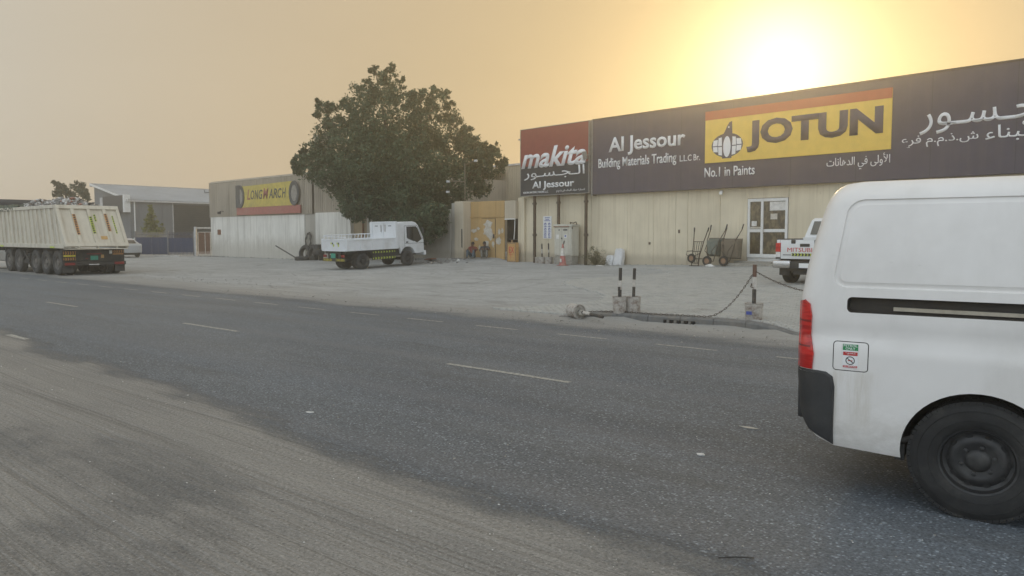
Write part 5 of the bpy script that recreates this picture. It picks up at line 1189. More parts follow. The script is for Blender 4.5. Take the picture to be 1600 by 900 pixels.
bm_ = part('rear_bumper', PK); MB().bb(-.03, .46, -.18, .04, .42, .62, bev=.05, seg=3).bb(PW - .46, PW + .03, -.18, .04, .42, .62, bev=.05, seg=3).build('chrome_corner', 'chrome', bm_, smooth=40); MB().bb(.42, PW - .42, -.15, .04, .40, .60, bev=.02).build('step', 'chassis_black', bm_); MB().bb(.70, 1.10, -.16, -.152, .44, .56).build('number_plate', 'white_print', bm_)
cbp = part('cab', PK); cab2 = [(1.49, .60), (1.49, 1.20), (1.62, 1.50), (1.72, 1.70), (1.86, 1.76), (2.9, 1.77), (3.15, 1.71), (3.75, 1.18), (3.8, 1.10), (4.75, 1.0), (4.95, .85), (4.98, .5), (4.5, .42), (1.49, .42)]
b_ = MB(); b_.prism([p for p in cab2], .02, PW - .02, 'x', 0, .05, 3)
for v in b_.bm.verts:
    if v.co.z > 1.2: k_ = 1 - .16 * (v.co.z - 1.2) / .57; v.co.x = PW / 2 + (v.co.x - PW / 2) * k_
b_.build('cab_shell', 'pickup_white', cbp, smooth=45)
b_ = MB(); b_.poly([(.20, 1.545, 1.30), (PW - .20, 1.545, 1.30), (PW - .24, 1.70, 1.665), (.24, 1.70, 1.665)]); [setattr(v.co, 'y', v.co.y - .035) for v in b_.bm.verts]; b_.build('rear_window', 'pickup_glass', cbp)
for x_, s_ in ((.0, -1), (PW, 1)):
    b_ = MB(); q = [(1.80, 1.24), (3.45, 1.24), (3.05, 1.66), (1.90, 1.66)]; b_.poly([(PW / 2 + s_ * (PW / 2 - .012) * (1 - .16 * (z - 1.2) / .57), y, z) for y, z in q]); b_.build('door_window', 'dark_glass', cbp)
    MB().box((x_ + s_ * .10, 3.35, 1.24), (.18, .10, .16), bev=.03).build('wing_mirror', 'pickup_white', cbp)
b_ = MB(); b_.bb(.12, PW - .12, -.0, 4.6, .34, .6).bb(.5, 1.0, -.05, .6, .26, .5); b_.build('chassis', 'chassis_black', PK)
for y in (.62, 3.75):
    for s, x in ((-1, .12), (1, PW - .12)):
        w = wheel(PK, (x, y, .36), .36, .24, s, 'steel', 'tyre', 'steel', .58, 28); w.rotation_euler = (0, 0, R(-90) if s < 0 else R(-90))
for x in (.12, PW - .12): MB().bb(x - .13, x + .13, .2, .22, .22, .5).build('mud_flap', 'black_plastic', PK)

# ---- silver car half hidden by the trailer
_sx = [0, .12, .5, 1.0, 1.3, 1.9, 2.9, 3.4, 4.1, 4.3, 4.36]
def y_car(x, z):
    y = .86 - .03 * (1 - sst(.3, .5, z)); y -= .17 * sst(.85, 1.45, z)
    t = min(.98, max(0, 1 - x / .35)); y -= .25 * (1 - sqrt(1 - t * t)); t = min(.98, max(0, 1 - (4.36 - x) / .35)); y -= .25 * (1 - sqrt(1 - t * t)); return y
oc = [(.0, .40), (.03, .62), (.10, .80), (.55, .90), (.95, .95), (1.25, 1.12), (1.62, 1.36), (2.1, 1.45), (2.8, 1.44), (3.35, 1.28), (3.75, 1.06), (4.2, 1.02), (4.33, .90), (4.36, .60), (4.33, .36), (4.0, .24)] + arch(3.55, .31, .35, -8, 188, 14) + [(3.1, .22), (1.2, .22)] + arch(.82, .31, .35, -8, 188, 14) + [(.3, .24)]
cp = spot(206, 58); SC = thing('silver_car', 'silver car showing behind the tail of the cream trailer', 'car', (cp[0] - 3.6, cp[1] - .3, 0), 0)
sh = Shell(y_car); Shell.mid = (2.2, .7); zc2 = [.3, .4, .5, .6, .7, .8, .9, 1.0, 1.1, 1.2, 1.3, 1.4]; xc2 = [.05, .1, .15, .2, .3, .4] + [.6 + .25 * k for k in range(14)] + [4.1, 4.2, 4.28, 4.32]
a_ = sh.sheet([oc[::-1]], -1, zc2, xc2); b_ = sh.sheet([oc[::-1]], 1, zc2, xc2); sh.bridge(a_, b_, lambda x, z: z > .36 and not (math.hypot(x - 3.55, z - .31) < .37 or math.hypot(x - .82, z - .31) < .37)); sh.build('body', 'silver_paint', SC)
for s in (-1, 1):
    sh = Shell(y_car); sh.sheet([dens([(1.35, 1.0), (3.55, 1.04), (3.25, 1.26), (2.75, 1.38), (2.1, 1.39), (1.72, 1.34)], .15)], s, zc2, xc2, .004); sh.build('side_window', 'dark_glass', SC)
    for x in (.82, 3.55): wheel(SC, (x, s * .74, .31), .31, .2, s, 'steel', 'tyre', 'steel', .62, 24)
    sh = Shell(y_car); sh.sheet([dens([(4.02, .86), (4.02, .98), (4.32, .94), (4.34, .80)], .05)], s, zc2, xc2, .006); sh.build('tail_lamp', 'lamp_clear', SC)
    MB().bb(3.9, 4.38, s * .35, s * .7, .34, .37).build('bumper_trim', 'black_plastic', SC)
MB().bb(.3, 4.1, -.62, .62, .2, .55).build('underbody', 'gap_dark', SC)
for q in ([(3.33, 1.29), (3.74, 1.07), (3.76, 1.08), (3.36, 1.30)], [(1.28, 1.14), (1.62, 1.37), (1.60, 1.39), (1.25, 1.15)]): MB().prism(q, -.60, .60, 'y').build('windscreen', 'dark_glass', SC)
# ---------------------------------------------------------------- kerbside bollards made from paint buckets
def bucket(parent, r=.15, h=.33, z0=0.0, labelled=True):
    o = MB(); o.lathe([(r * .90, z0), (r * .93, z0 + .02), (r * .985, z0 + h * .80), (r * 1.03, z0 + h * .82), (r * 1.03, z0 + h * .87), (r * .99, z0 + h * .88), (r * 1.0, z0 + h * .97), (r * 1.05, z0 + h * .98), (r * 1.05, z0 + h), (r * .93, z0 + h), (r * .91, z0 + h * .92)], (0, 0, 0), 'z', 28)
    o.build('bucket', 'bucket_white', parent, smooth=35)
    MB().lathe([(r * .90, z0 + h * .90), (r * .5, z0 + h * .93), (.01, z0 + h * .94)], (0, 0, 0), 'z', 20).build('concrete_fill', 'concrete', parent, smooth=50)
def post(parent, z0, segs, r=.032, lean=(0, 0)):
    """painted pipe in coloured lengths: (z end, material)"""
    z = z0
    for k, (z1, m) in enumerate(segs):
        rr = r * (1 + .03 * (k % 2)); MB().tube([(lean[0] * (z - z0), lean[1] * (z - z0), z), (lean[0] * (z1 - z0), lean[1] * (z1 - z0), z1 - .001)], rr, 12).build('post', m, parent); z = z1
def onto(px, d): return ground(px, d)
b1 = onto(969, 15.0); b2 = onto(990.5, 15.0); b3 = onto(1179.5, 13.75)
Q = thing('bucket_bollard', 'left of the two black posts standing in adjoining paint buckets', 'bollard', (b1.x, b1.y, b1.z + .012), .4, 'bucket bollards along the kerb'); bucket(Q, .142); post(Q, .28, ((.46, 'post_black'), (.64, 'post_white'), (.89, 'post_black')), .033, (.01, .02))
MB().tube([(.0, -.045, .30), (-.01, -.045, .52)], .026).build('stub_pipe', 'post_black', Q)
Q = thing('bucket_bollard', 'right of the two black posts standing in adjoining paint buckets', 'bollard', (b2.x, b2.y, b2.z + .012), 1.1, 'bucket bollards along the kerb'); bucket(Q, .142); post(Q, .28, ((.52, 'post_black'), (.66, 'post_white'), (.88, 'post_black')), .030, (.02, -.01))
Q3 = thing('bucket_bollard', 'bucket bollard with rusty post top that holds the chain', 'bollard', (b3.x, b3.y, b3.z + .012), .2, 'bucket bollards along the kerb'); bucket(Q3, .158, .31); post(Q3, .27, ((.56, 'post_black'), (.78, 'post_white'), (1.00, 'post_rust')), .036)
MB().bb(-.10, .0, -.168, -.160, .11, .17).build('paint_label', 'blue_print', Q3)
MB().tube([(-.02, .03, .5), (-.05, .0, .66), (-.06, -.03, .60), (.0, -.04, .58)], .008, 6).build('wire_tie', 'chain', Q3)
# fallen one: lies on its side, post pointing right along the kerb
b0 = onto(899, 15.3); Q0 = thing('bucket_bollard', 'fallen bucket bollard lying on its side at the kerb end', 'bollard', (b0.x, b0.y, b0.z + .145), 0, 'bucket bollards along the kerb')
Q0.rotation_euler = (0, R(92), R(-22)); bucket(Q0, .140, .33, -.16); post(Q0, .14, ((.32, 'post_black'), (.56, 'post_white'), (.98, 'post_black')), .03)
MB().rock((.03, .02, .22), (.10, .11, .10)).build('concrete_lump', 'concrete', Q0)
def chain(label, pts, group='chains between the bucket bollards', r=.0085):
    """links along a path"""
    P = [Vector(p) for p in pts]; cum_ = [0]
    for a, b in zip(P, P[1:]): cum_.append(cum_[-1] + (b - a).length)
    n = int(cum_[-1] / .052); o = MB()
    def at_(s): return Vector([float(np.interp(s, cum_, [p[i] for p in P])) for i in range(3)])
    for k in range(n):
        a, b = at_(k * .052 - .010), at_(k * .052 + .062); t = (b - a).normalized(); side = t.cross(Vector((0, 0, 1))); side = side.normalized() if side.length > .01 else Vector((1, 0, 0)); up = side.cross(t)
        e = side if k % 2 else up
        o.tube([a, lerp(a, b, .25) + e * .012, lerp(a, b, .75) + e * .012, b, lerp(a, b, .75) - e * .012, lerp(a, b, .25) - e * .012, a], r * .6, 4, cap=False)
    c = o.build('chain', 'chain'); tag(c, label, 'chain', group); return c
def sag(a, b, drop, n=14):
    return [(lerp(a[0], b[0], t), lerp(a[1], b[1], t), lerp(a[2], b[2], t) - drop * 4 * t * (1 - t)) for t in [k / n for k in range(n + 1)]]
top = (b3.x, b3.y, b3.z + .90)
gk = [kpt(cum[-1] * f) for f in (.60, .50, .40, .30, .22, .12)]
def kz(u): return kerb_h(u) + .035
pathL = [(lerp(top[0], gk[0][0] - .05, t), lerp(top[1], gk[0][1] + .02, t), kz(gk[0][0]) + (top[2] - kz(gk[0][0])) * (1 - t) ** 1.9) for t in [k / 12 for k in range(13)]] + [(u, v + .03 * (-1) ** i, kz(u)) for i, (u, v) in enumerate(gk[1:])]
chain('rusty chain drooping from the bollard onto the kerb', pathL)
b4 = (b3.x + 2.55, b3.y - .5, 0)
chain('rusty chain running right from the bollard behind the van', sag(top, (b4[0], b4[1], .95), .30))
Q = thing('bucket_bollard', 'bucket bollard at the right end of the chain, behind the van', 'bollard', (b4[0], b4[1], zt(b4[0], b4[1]) + .012), .9, 'bucket bollards along the kerb'); bucket(Q); post(Q, .28, ((.56, 'post_black'), (.78, 'post_white'), (.98, 'post_black')))

# ---------------------------------------------------------------- things along the showroom wall
def wl(x, out=0.0, z=None):
    """point in front of the showroom wall: x metres from its left corner, out metres from the face"""
    u = OA[0] + x * cos(RA) + out * sin(RA); v = OA[1] + x * sin(RA) - out * cos(RA); return Vector((u, v, zt(u, v) if z is None else z))
CBt = thing('electric_cabinet', 'grey double-door electrical cabinet behind the traffic cone', 'cabinet', wl(3.32, .75), RA)
MB().bb(0, 1.12, 0, .52, .42, 1.82, bev=.012).build('housing', 'cabinet_grey', CBt); MB().bb(-.03, 1.16, -.04, .56, 1.82, 1.93, bev=.012).build('roof', 'cabinet_grey', CBt); MB().bb(.04, 1.10, .02, .50, 0, .42, bev=.012).build('plinth', 'concrete', CBt)
MB().bb(-.02, .98, -.045, -.02, 1.79, 1.83).build('drip_edge', 'rust', CBt)
for a, b in ((.03, .50), (.515, 1.06)): MB().bb(a, b, -.022, -.001, .46, 1.77, bev=.006).build('cabinet_door', 'cabinet_grey', CBt)
MB().bb(.13, .32, -.027, -.023, 1.22, 1.44).bb(.66, .84, -.027, -.023, 1.26, 1.44).build('notice', 'litter_white', CBt); MB().bb(.70, .80, -.031, -.0275, 1.33, 1.40).build('symbol', 'blue_print', CBt); MB().bb(.60, .86, -.027, -.023, 1.62, 1.69).bb(.30, .37, -.027, -.023, 1.62, 1.69).build('name_strip', 'faded_black', CBt); MB().box((.52, -.04, 1.25), (.05, .03, .07)).build('lock', 'black_plastic', CBt)
MB().tube([(1.02, .0, 1.88), (1.10, -.02, 2.0), (1.18, .05, 1.97), (1.30, .1, 2.03), (1.34, .12, 1.9)], .025).rock((1.02, .02, 1.99), (.05, .05, .05)).rock((1.18, -.03, 1.74), (.05, .03, .07)).build('loose_pipe', 'post_brown', CBt)
cz = wl(4.38, 1.3); CN = thing('traffic_cone', 'faded red and white traffic cone in front of the cabinet', 'cone', cz)
o = MB(); o.lathe([(.20, .02), (.165, .05), (.115, .46)], (0, 0, 0), 'z', 20).build('lower_cone', 'cone_red', CN, smooth=50); MB().lathe([(.115, .461), (.06, .82)], (0, 0, 0), 'z', 20).build('white_band', 'cone_white', CN, smooth=50); MB().lathe([(.06, .821), (.03, 1.02), (.02, 1.03)], (0, 0, 0), 'z', 20).build('tip', 'cone_red', CN, smooth=50); MB().box((0, 0, .015), (.42, .42, .03), bev=.01).build('base', 'cone_red', CN)
MB().bb(-.03, .05, -.185, -.15, .16, .32).build('scuff', 'cone_white', CN); MB().tube([(.05, 0, 1.0), (.10, -.02, 1.16)], .03, 8).build('black_cap', 'post_black', CN)
for k, (x, o_, ln, lab, seg) in enumerate(((2.45, .70, (-.04, .02), 'left striped bollard stored beside the electrical cabinet', ((.50, 'post_black'), (.72, 'post_white'), (.98, 'post_black'))), (2.86, .65, (-.02, -.02), 'right striped bollard stored beside the electrical cabinet', ((.55, 'post_black'), (.70, 'post_white'), (1.0, 'post_black'))))):
    Q = thing('bucket_bollard', lab, 'bollard', wl(x, o_), .3 * k, 'bollards stored by the cabinet'); bucket(Q, .19, .33); post(Q, .26, seg, .035, ln)
for x, o_, lab in ((2.05, .55, 'paint bucket left of the stored bollards by the wall'), (3.16, .40, 'dark bucket between the stored bollards and the cabinet')):
    Q = thing('paint_bucket', lab, 'bucket', wl(x, o_), 0); bucket(Q, .17, .30)
# white sacks
def sack(label, p, w, d, h, lean):
    o = MB(); r = bmesh.ops.create_cube(o.bm, size=1); bmesh.ops.subdivide_edges(o.bm, edges=o.bm.edges[:], cuts=5, use_grid_fill=True)
    for v in o.bm.verts:
        x, y, z = v.co * 2; k = 1 - .25 * max(0, z) ** 3; f = 1 / max(1, (abs(x) ** 6 + abs(y) ** 6) ** (1 / 6) * 1)
        pinch = 1 - .22 * math.exp(-((z - .25) / .18) ** 2)
        v.co = Vector((x * f * w / 2 * k * (1 + .04 * sin(5 * z + x)), y * f * d / 2 * k * pinch, (z + 1) / 2 * h + .02 * sin(4 * x)))
        v.co += Vector((random.uniform(-.008, .008), random.uniform(-.008, .008), 0)); v.co.x += lean * v.co.z
    s_ = o.build('sack', 'sack_white', None, 60); s_.location = p; s_.rotation_euler = (R(-6), 0, RA); tag(s_, label, 'sack', 'white sacks at the wall'); return s_
sack('short white sack at the cream wall, left of the taller sack', wl(6.42, .35), .42, .30, .44, .18); sack('tall white sack leaning on the cream wall', wl(6.90, .30), .46, .32, .74, .06)
# wheeled barrows and a hand truck stood on end against the wall
HT = thing('hand_truck', 'rusty bar-frame hand truck leaning on the cream wall', 'trolley', wl(11.22, .70), RA)
def fr(pts, r=.018, par=None, name='frame', m='barrow_tube'): return MB().tube(pts, r, 8).build(name, m, par)
for sx in (-1, 1):
    fr([(sx * .16, -.04, .02), (sx * .17, .02, .4), (sx * .24, .22, 1.0), (sx * .33, .40, 1.52)], .02, HT, 'side_rail'); fr([(sx * .32, .38, 1.42), (sx * .34, .42, 1.58)], .028, HT, 'handle', 'black_plastic')
for x in (-.12, -.04, .04, .12): fr([(x * .9, -.02, .10), (x * 1.35, .20, 1.0)], .012, HT, 'bar')
for z, w, y in ((.12, .17, -.02), (.6, .20, .09), (1.0, .25, .22)): fr([(-w, y, z), (w, y, z)], .014, HT, 'cross_bar')
fr([(-.17, .05, .62), (-.40, -.02, .60), (-.42, -.04, .46), (-.20, .02, .30)], .016, HT, 'stand'); fr([(.17, .05, .52), (.10, -.16, .44), (.0, -.18, .40)], .016, HT, 'stand')
MB().tube([(-.2, .02, .30), (.52, .02, .30)], .018).build('axle', 'barrow_tube', HT); MB().bb(-.2, .2, -.16, -.02, .0, .03).build('toe_plate', 'barrow_tube', HT)
def bwheel(par, c, r=.2, w=.07):
    q = part('wheel', par, c); MB().lathe([(r * .55, -w / 2), (r * .95, -w / 2), (r, 0), (r * .95, w / 2), (r * .55, w / 2)], (0, 0, 0), 'y', 20, caps=(False, False)).build('tyre', 'tyre', q, smooth=40); MB().lathe([(r * .56, -w * .4), (r * .15, -w * .6), (.01, -w * .6)], (0, 0, 0), 'y', 16).build('rim', 'hub_rust', q, smooth=40)
bwheel(HT, (-.10, -.14, .32), .19)
for k, (x, mt, lab) in enumerate(((12.05, 'barrow_green', 'green wheelbarrow upended on the cream wall beside the hand truck'), (12.78, 'barrow_brown', 'brown wheelbarrow upended on the cream wall nearest the glass door'))):
    W_ = thing('wheelbarrow', lab, 'wheelbarrow', wl(x, .62), RA, 'wheelbarrows at the showroom wall')
    o = MB(); top_, bot = [(-.34, .18, 1.12), (.34, .18, 1.12), (.30, .02, .40), (-.30, .02, .40)], [(-.26, -.20, 1.0), (.26, -.20, 1.0), (.20, -.22, .46), (-.20, -.22, .46)]
    if k == 1: top_, bot = [(-.40, .16, 1.08), (.42, .16, 1.08), (.42, .06, .30), (-.40, .06, .30)], [(-.36, -.14, 1.0), (.38, -.14, 1.0), (.38, -.16, .34), (-.36, -.16, .34)]
    T_ = [o.bm.verts.new(p) for p in top_]; B_ = [o.bm.verts.new(p) for p in bot]
    o.bm.faces.new(B_); [o.bm.faces.new((T_[i], T_[(i + 1) % 4], B_[(i + 1) % 4], B_[i])) for i in range(4)]
    bmesh.ops.recalc_face_normals(o.bm, faces=o.bm.faces[:]); bmesh.ops.bevel(o.bm, geom=o.bm.edges[:], offset=.03, segments=2, affect='EDGES', clamp_overlap=True)
    o.build('tray', mt, W_, smooth=40)
    MB().tube(top_ + [top_[0]], .016, 6).build('tray_rim', 'barrow_tube', W_)
    for sx in (-1, 1):
        fr([(sx * .08, -.22, .18), (sx * .20, -.24, .50), (sx * .28, -.10, 1.05), (sx * .34, .22, 1.42), (sx * .36, .30, 1.62)], .018, W_, 'shaft'); fr([(sx * .345, .24, 1.46), (sx * .365, .32, 1.66)], .026, W_, 'grip', 'black_plastic')
        fr([(sx * .22, -.24, .85), (sx * .16, -.46, .62), (sx * .05, -.34, .45)], .014, W_, 'leg')
    MB().tube([(-.12, -.26, .2), (.12, -.26, .2)], .014).build('axle', 'barrow_tube', W_); bwheel(W_, (-.16 + .02 * k, -.28, .205), .205, .08)

# ---------------------------------------------------------------- tyres heaped at the workshop wall
def wb(x, out, z=0.0): return Vector((OB[0] + x * cos(RB) + out * sin(RB), OB[1] + x * sin(RB) - out * cos(RB), z))
def tyre_at(label, p, r, w, rot):
    o = MB(); o.lathe([(r * .60, -w * .35), (r * .66, -w * .46), (r * .82, -w * .5), (r * .94, -w * .44), (r, -w * .32), (r, w * .32), (r * .94, w * .44), (r * .82, w * .5), (r * .66, w * .46), (r * .60, w * .35), (r * .70, w * .2), (r * .9, 0), (r * .70, -w * .2), (r * .60, -w * .35)], (0, 0, 0), 'y', 26, caps=(False, False))
    t = o.build('old_tyre', 'truck_tyre', None, 45); t.location = p; t.rotation_euler = rot; tag(t, label, 'tyre', 'old tyres at the workshop wall')
tyre_at('big old tyre leaning at the front of the tyre heap', wb(14.75, .55, .50), .52, .30, (R(-12), 0, R(4)))
tyre_at('old tyre on the right of the tyre heap behind the lorry', wb(15.75, .60, .48), .50, .28, (R(-14), 0, R(-10)))
tyre_at('old tyre standing behind the tyre heap against the white wall', wb(15.2, .22, .52), .53, .28, (R(-8), 0, 0)); tyre_at('worn tyre lying flat under the tyre heap', wb(15.3, 1.15, .14), .46, .26, (R(90), 0, 0))
hz_ = MB(); pts = []
for k in range(90):
    a = k / 89 * 2 * pi * 4.2; pts.append((14.45 + .35 * sin(a) * (1 - .3 * k / 89), -.10 - .03 * (k % 3), 1.25 + .62 * cos(a) * (1 - .18 * k / 89)))
hz_.tube([(x + .2 * (z - 1.2), y, z) for x, y, z in pts], .035, 6); hq = hz_.build('coiled_hose', 'truck_tyre', None, 60); hq.location = (OB[0], OB[1], 0); hq.rotation_euler = (0, 0, RB); tag(hq, 'coils of black hose hung on the workshop wall above the tyres', 'hose')
MB_ = MB().tube([(12.1, -1.2, .95), (14.4, -.9, .08)], .045, 8); bq = MB_.build('steel_bar', 'post_black'); bq.location = (OB[0], OB[1], 0); bq.rotation_euler = (0, 0, RB); tag(bq, 'long dark bar sloping up from the tyre heap to the left', 'bar')
cr = thing('air_compressor', 'dark machine on legs between the tyre heap and the lorry tail', 'machine', wb(16.9, .9, 0), RB)
MB().lathe([(.05, -.45), (.2, -.42), (.22, -.3), (.22, .3), (.2, .42), (.05, .45)], (0, 0, .55), 'x', 18).build('tank', 'chassis_black', cr, smooth=40); MB().bb(-.2, .15, -.14, .14, .76, 1.08, bev=.03).build('motor', 'black_plastic', cr)
for x in (-.3, .3): MB().bb(x - .03, x + .03, -.15, .15, 0, .4).build('leg', 'chassis_black', cr)

# ---------------------------------------------------------------- litter, stones, rubble
def scrap(name, label, p, w, d, h, mat, cat, rot=0):
    o = MB(); n = 10; cv = o.bm.verts.new((0, 0, h)); ring = [o.bm.verts.new((w * cos(2 * pi * k / n) * random.uniform(.6, 1.1), d * sin(2 * pi * k / n) * random.uniform(.6, 1.1), .004 + random.uniform(0, h * .6))) for k in range(n)]
    low = [o.bm.verts.new((v.co.x * .9, v.co.y * .9, 0)) for v in ring]
    for k in range(n): o.bm.faces.new((cv, ring[k], ring[(k + 1) % n])); o.bm.faces.new((ring[k], low[k], low[(k + 1) % n], ring[(k + 1) % n]))
    bmesh.ops.recalc_face_normals(o.bm, faces=o.bm.faces[:]); q = o.build(name, mat); q.location = p; q.rotation_euler = (0, 0, rot); tag(q, label, cat); return q
scrap('plastic_bag', 'crumpled white bag on the ground before the wheelbarrows', wl(12.2, 1.15), .24, .18, .12, 'litter_white', 'bag')
scrap('paper_scrap', 'flat white scrap on the paving before the white sacks', ground(937, 34.5), .24, .12, .05, 'litter_white', 'litter')
scrap('paper_scrap', 'pale scrap lying on the road above the centre line dash', Vector((*spot(480, 7.05), .006)), .045, .025, .01, 'litter_white', 'litter', .4)
scrap('paper_scrap', 'round white scrap on the asphalt left of the van wheel', Vector((*spot(1100, 5.67), .006)), .035, .03, .012, 'litter_white', 'litter')
scrap('paper_scrap', 'thin pale scrap on the asphalt close to the van bumper', Vector((*spot(1175, 6.48), .006)), .09, .03, .008, 'poster_paper', 'litter')
o = MB().bb(-1.1, 1.1, -.12, .12, 0, .10); kb = o.build('concrete_block', 'rubble_white'); kb.location = Vector((*spot(262, 60.5), 0)); kb.rotation_euler = (0, 0, .5); tag(kb, 'white concrete block on the ground before the blue fence', 'block')
sk = MB().tube([(-.09, 0, .012), (.0, .006, .014), (.09, 0, .012)], .004, 6).build('stick', 'post_black'); sk.location = Vector((*spot(1160, 3.80), .004)); sk.rotation_euler = (0, 0, R(40)); tag(sk, 'thin black stick on the road at the bottom edge', 'stick')
# loose stones: gravel strewn over road and yard
vb, fb_ = [], []
ico = bmesh.new(); bmesh.ops.create_icosphere(ico, subdivisions=1, radius=1); iv = np.array([v.co[:] for v in ico.verts]); itf = [tuple(v.index for v in f.verts) for f in ico.faces]; ico.free()
def stones(n, fu, fv, r0, r1):
    for _ in range(n):
        u, v = fu(), fv(); r = random.uniform(r0, r1) ** 1; z = zt(u, v) + (.004 if v < 12 else .002) + r * .2; b = len(vb)
        k = rng.uniform(.6, 1.2, (len(iv), 1)); q = iv * k * np.array([r, r * random.uniform(.6, 1.2), r * .55]) + np.array([u, v, z]); vb.extend(map(tuple, q)); fb_.extend(tuple(i + b for i in f) for f in itf)
stones(700, lambda: random.uniform(-14, 3), lambda: random.gauss(3.0, .9), .003, .011); stones(260, lambda: random.uniform(-5, 1), lambda: random.uniform(1.6, 6.5), .002, .007)
stones(350, lambda: random.uniform(-22, -2), lambda: random.gauss(11.8, .5), .008, .026); stones(260, lambda: random.uniform(-45, -12), lambda: random.uniform(13, 29), .008, .026)
gs = raw('gravel', vb, fb_, 'gravel'); tag(gs, 'small loose stones strewn over road edge and yard', 'gravel', kind='stuff')
vb2 = len(vb); vb, fb_ = [], []
stones(110, lambda: random.uniform(-6, .5), lambda: random.uniform(1.7, 7.5), .0025, .006); stones(40, lambda: random.uniform(-12, -1.5), lambda: random.gauss(3.2, .5), .003, .009)
tag(raw('chips', vb, fb_, 'litter_white'), 'tiny pale stone chips scattered on the near asphalt', 'gravel', kind='stuff')
vb, fb_ = [], []
c0 = spot(668, 41.5); stones(160, lambda: random.gauss(c0[0], .8), lambda: random.gauss(c0[1], .5), .03, .16)
c0 = spot(340, 60); stones(60, lambda: random.gauss(c0[0], 1.5), lambda: random.gauss(c0[1] - .3, .25), .03, .12); c0 = spot(715, 41.8); stones(25, lambda: random.gauss(c0[0], .4), lambda: random.gauss(c0[1], .2), .03, .10)
c0 = spot(330, 28); stones(70, lambda: random.gauss(c0[0], 2.2), lambda: random.gauss(c0[1], .7), .01, .03)
for k in range(150):
    x_ = random.uniform(0, 40); q_ = wl(x_, random.uniform(.05, .35) ** 1.3); stones(1, lambda: q_.x, lambda: q_.y, .01, .05)
for k in range(120):
    q_ = wb(random.uniform(0, 28), random.uniform(.05, .6)); stones(1, lambda: q_.x, lambda: q_.y, .015, .07)
tag(raw('rubble', vb, fb_, 'rubble_grey'), 'low heaps of rubble by the lorry and along the walls', 'rubble', kind='stuff')
pl = MB().bb(-1.3, 1.3, -.15, .15, 0, .06); plk = pl.build('timber_board', 'rust'); plk.location = ground(672, 42.0) + Vector((0, 0, .12)); plk.rotation_euler = (0, R(-3), R(-35)); tag(plk, 'rusty flat board on the rubble in front of the lorry', 'board')
# ---------------------------------------------------------------- trees and plants
def leaves(name, pts, nrm, size, mat, parent, aspect=.42):
    """one small folded leaf at every point"""
    n = len(pts); pts = np.asarray(pts); t = rng.normal(size=(n, 3)); t[:, 2] -= .35; t /= np.linalg.norm(t, axis=1)[:, None]
    o = np.asarray(nrm) + rng.normal(size=(n, 3)) * .7; o -= t * (o * t).sum(1)[:, None]; o /= np.linalg.norm(o, axis=1)[:, None] + 1e-9
    s = np.cross(t, o); L = (size * rng.uniform(.6, 1.35, n))[:, None]; W = L * aspect
    a = pts - t * L * .5; b = pts + s * W * .5 + o * W * .12; c = pts + t * L * .5; d = pts - s * W * .5 + o * W * .12
    V_ = np.empty((n * 4, 3)); V_[0::4], V_[1::4], V_[2::4], V_[3::4] = a, b, c, d
    me = bpy.data.meshes.new(name); me.vertices.add(n * 4); me.vertices.foreach_set('co', V_.ravel()); me.loops.add(n * 4); me.loops.foreach_set('vertex_index', np.arange(n * 4, dtype=np.int32)); me.polygons.add(n); me.polygons.foreach_set('loop_start', np.arange(0, n * 4, 4, dtype=np.int32)); me.update(calc_edges=True)
    me.materials.append(M(mat)); return link(name, me, parent)
def blob(c, r, n, fill=.45):
    """points in an uneven clump: sprays of leaves on a lumpy shell and some inside"""
    c = np.asarray(c, float); r = np.asarray(r if np.ndim(r) else (r, r, r), float); out, no = [], []
    k = max(6, n // 34)
    for _ in range(k):
        d = rng.normal(size=3); d /= np.linalg.norm(d); q = c + d * r * rng.uniform(fill, 1.08); m = int(n / k)
        sp = rng.normal(size=(m, 3)) * (.085 + .085 * rng.random()) * r.mean() ** .7
        out.append(q + sp); no.append(np.tile(d, (m, 1)) + np.array([0, 0, .4]))
    return np.concatenate(out), np.concatenate(no)
TX, TY = spot(618, 46.4); right = Vector((cos(R(YAW)), sin(R(YAW)), 0)); away = Vector((-sin(R(YAW)), cos(R(YAW)), 0))
BT = thing('large_tree', 'large dark green tree towering over the yard wall', 'tree', (TX, TY, 0))
D0 = 46.4
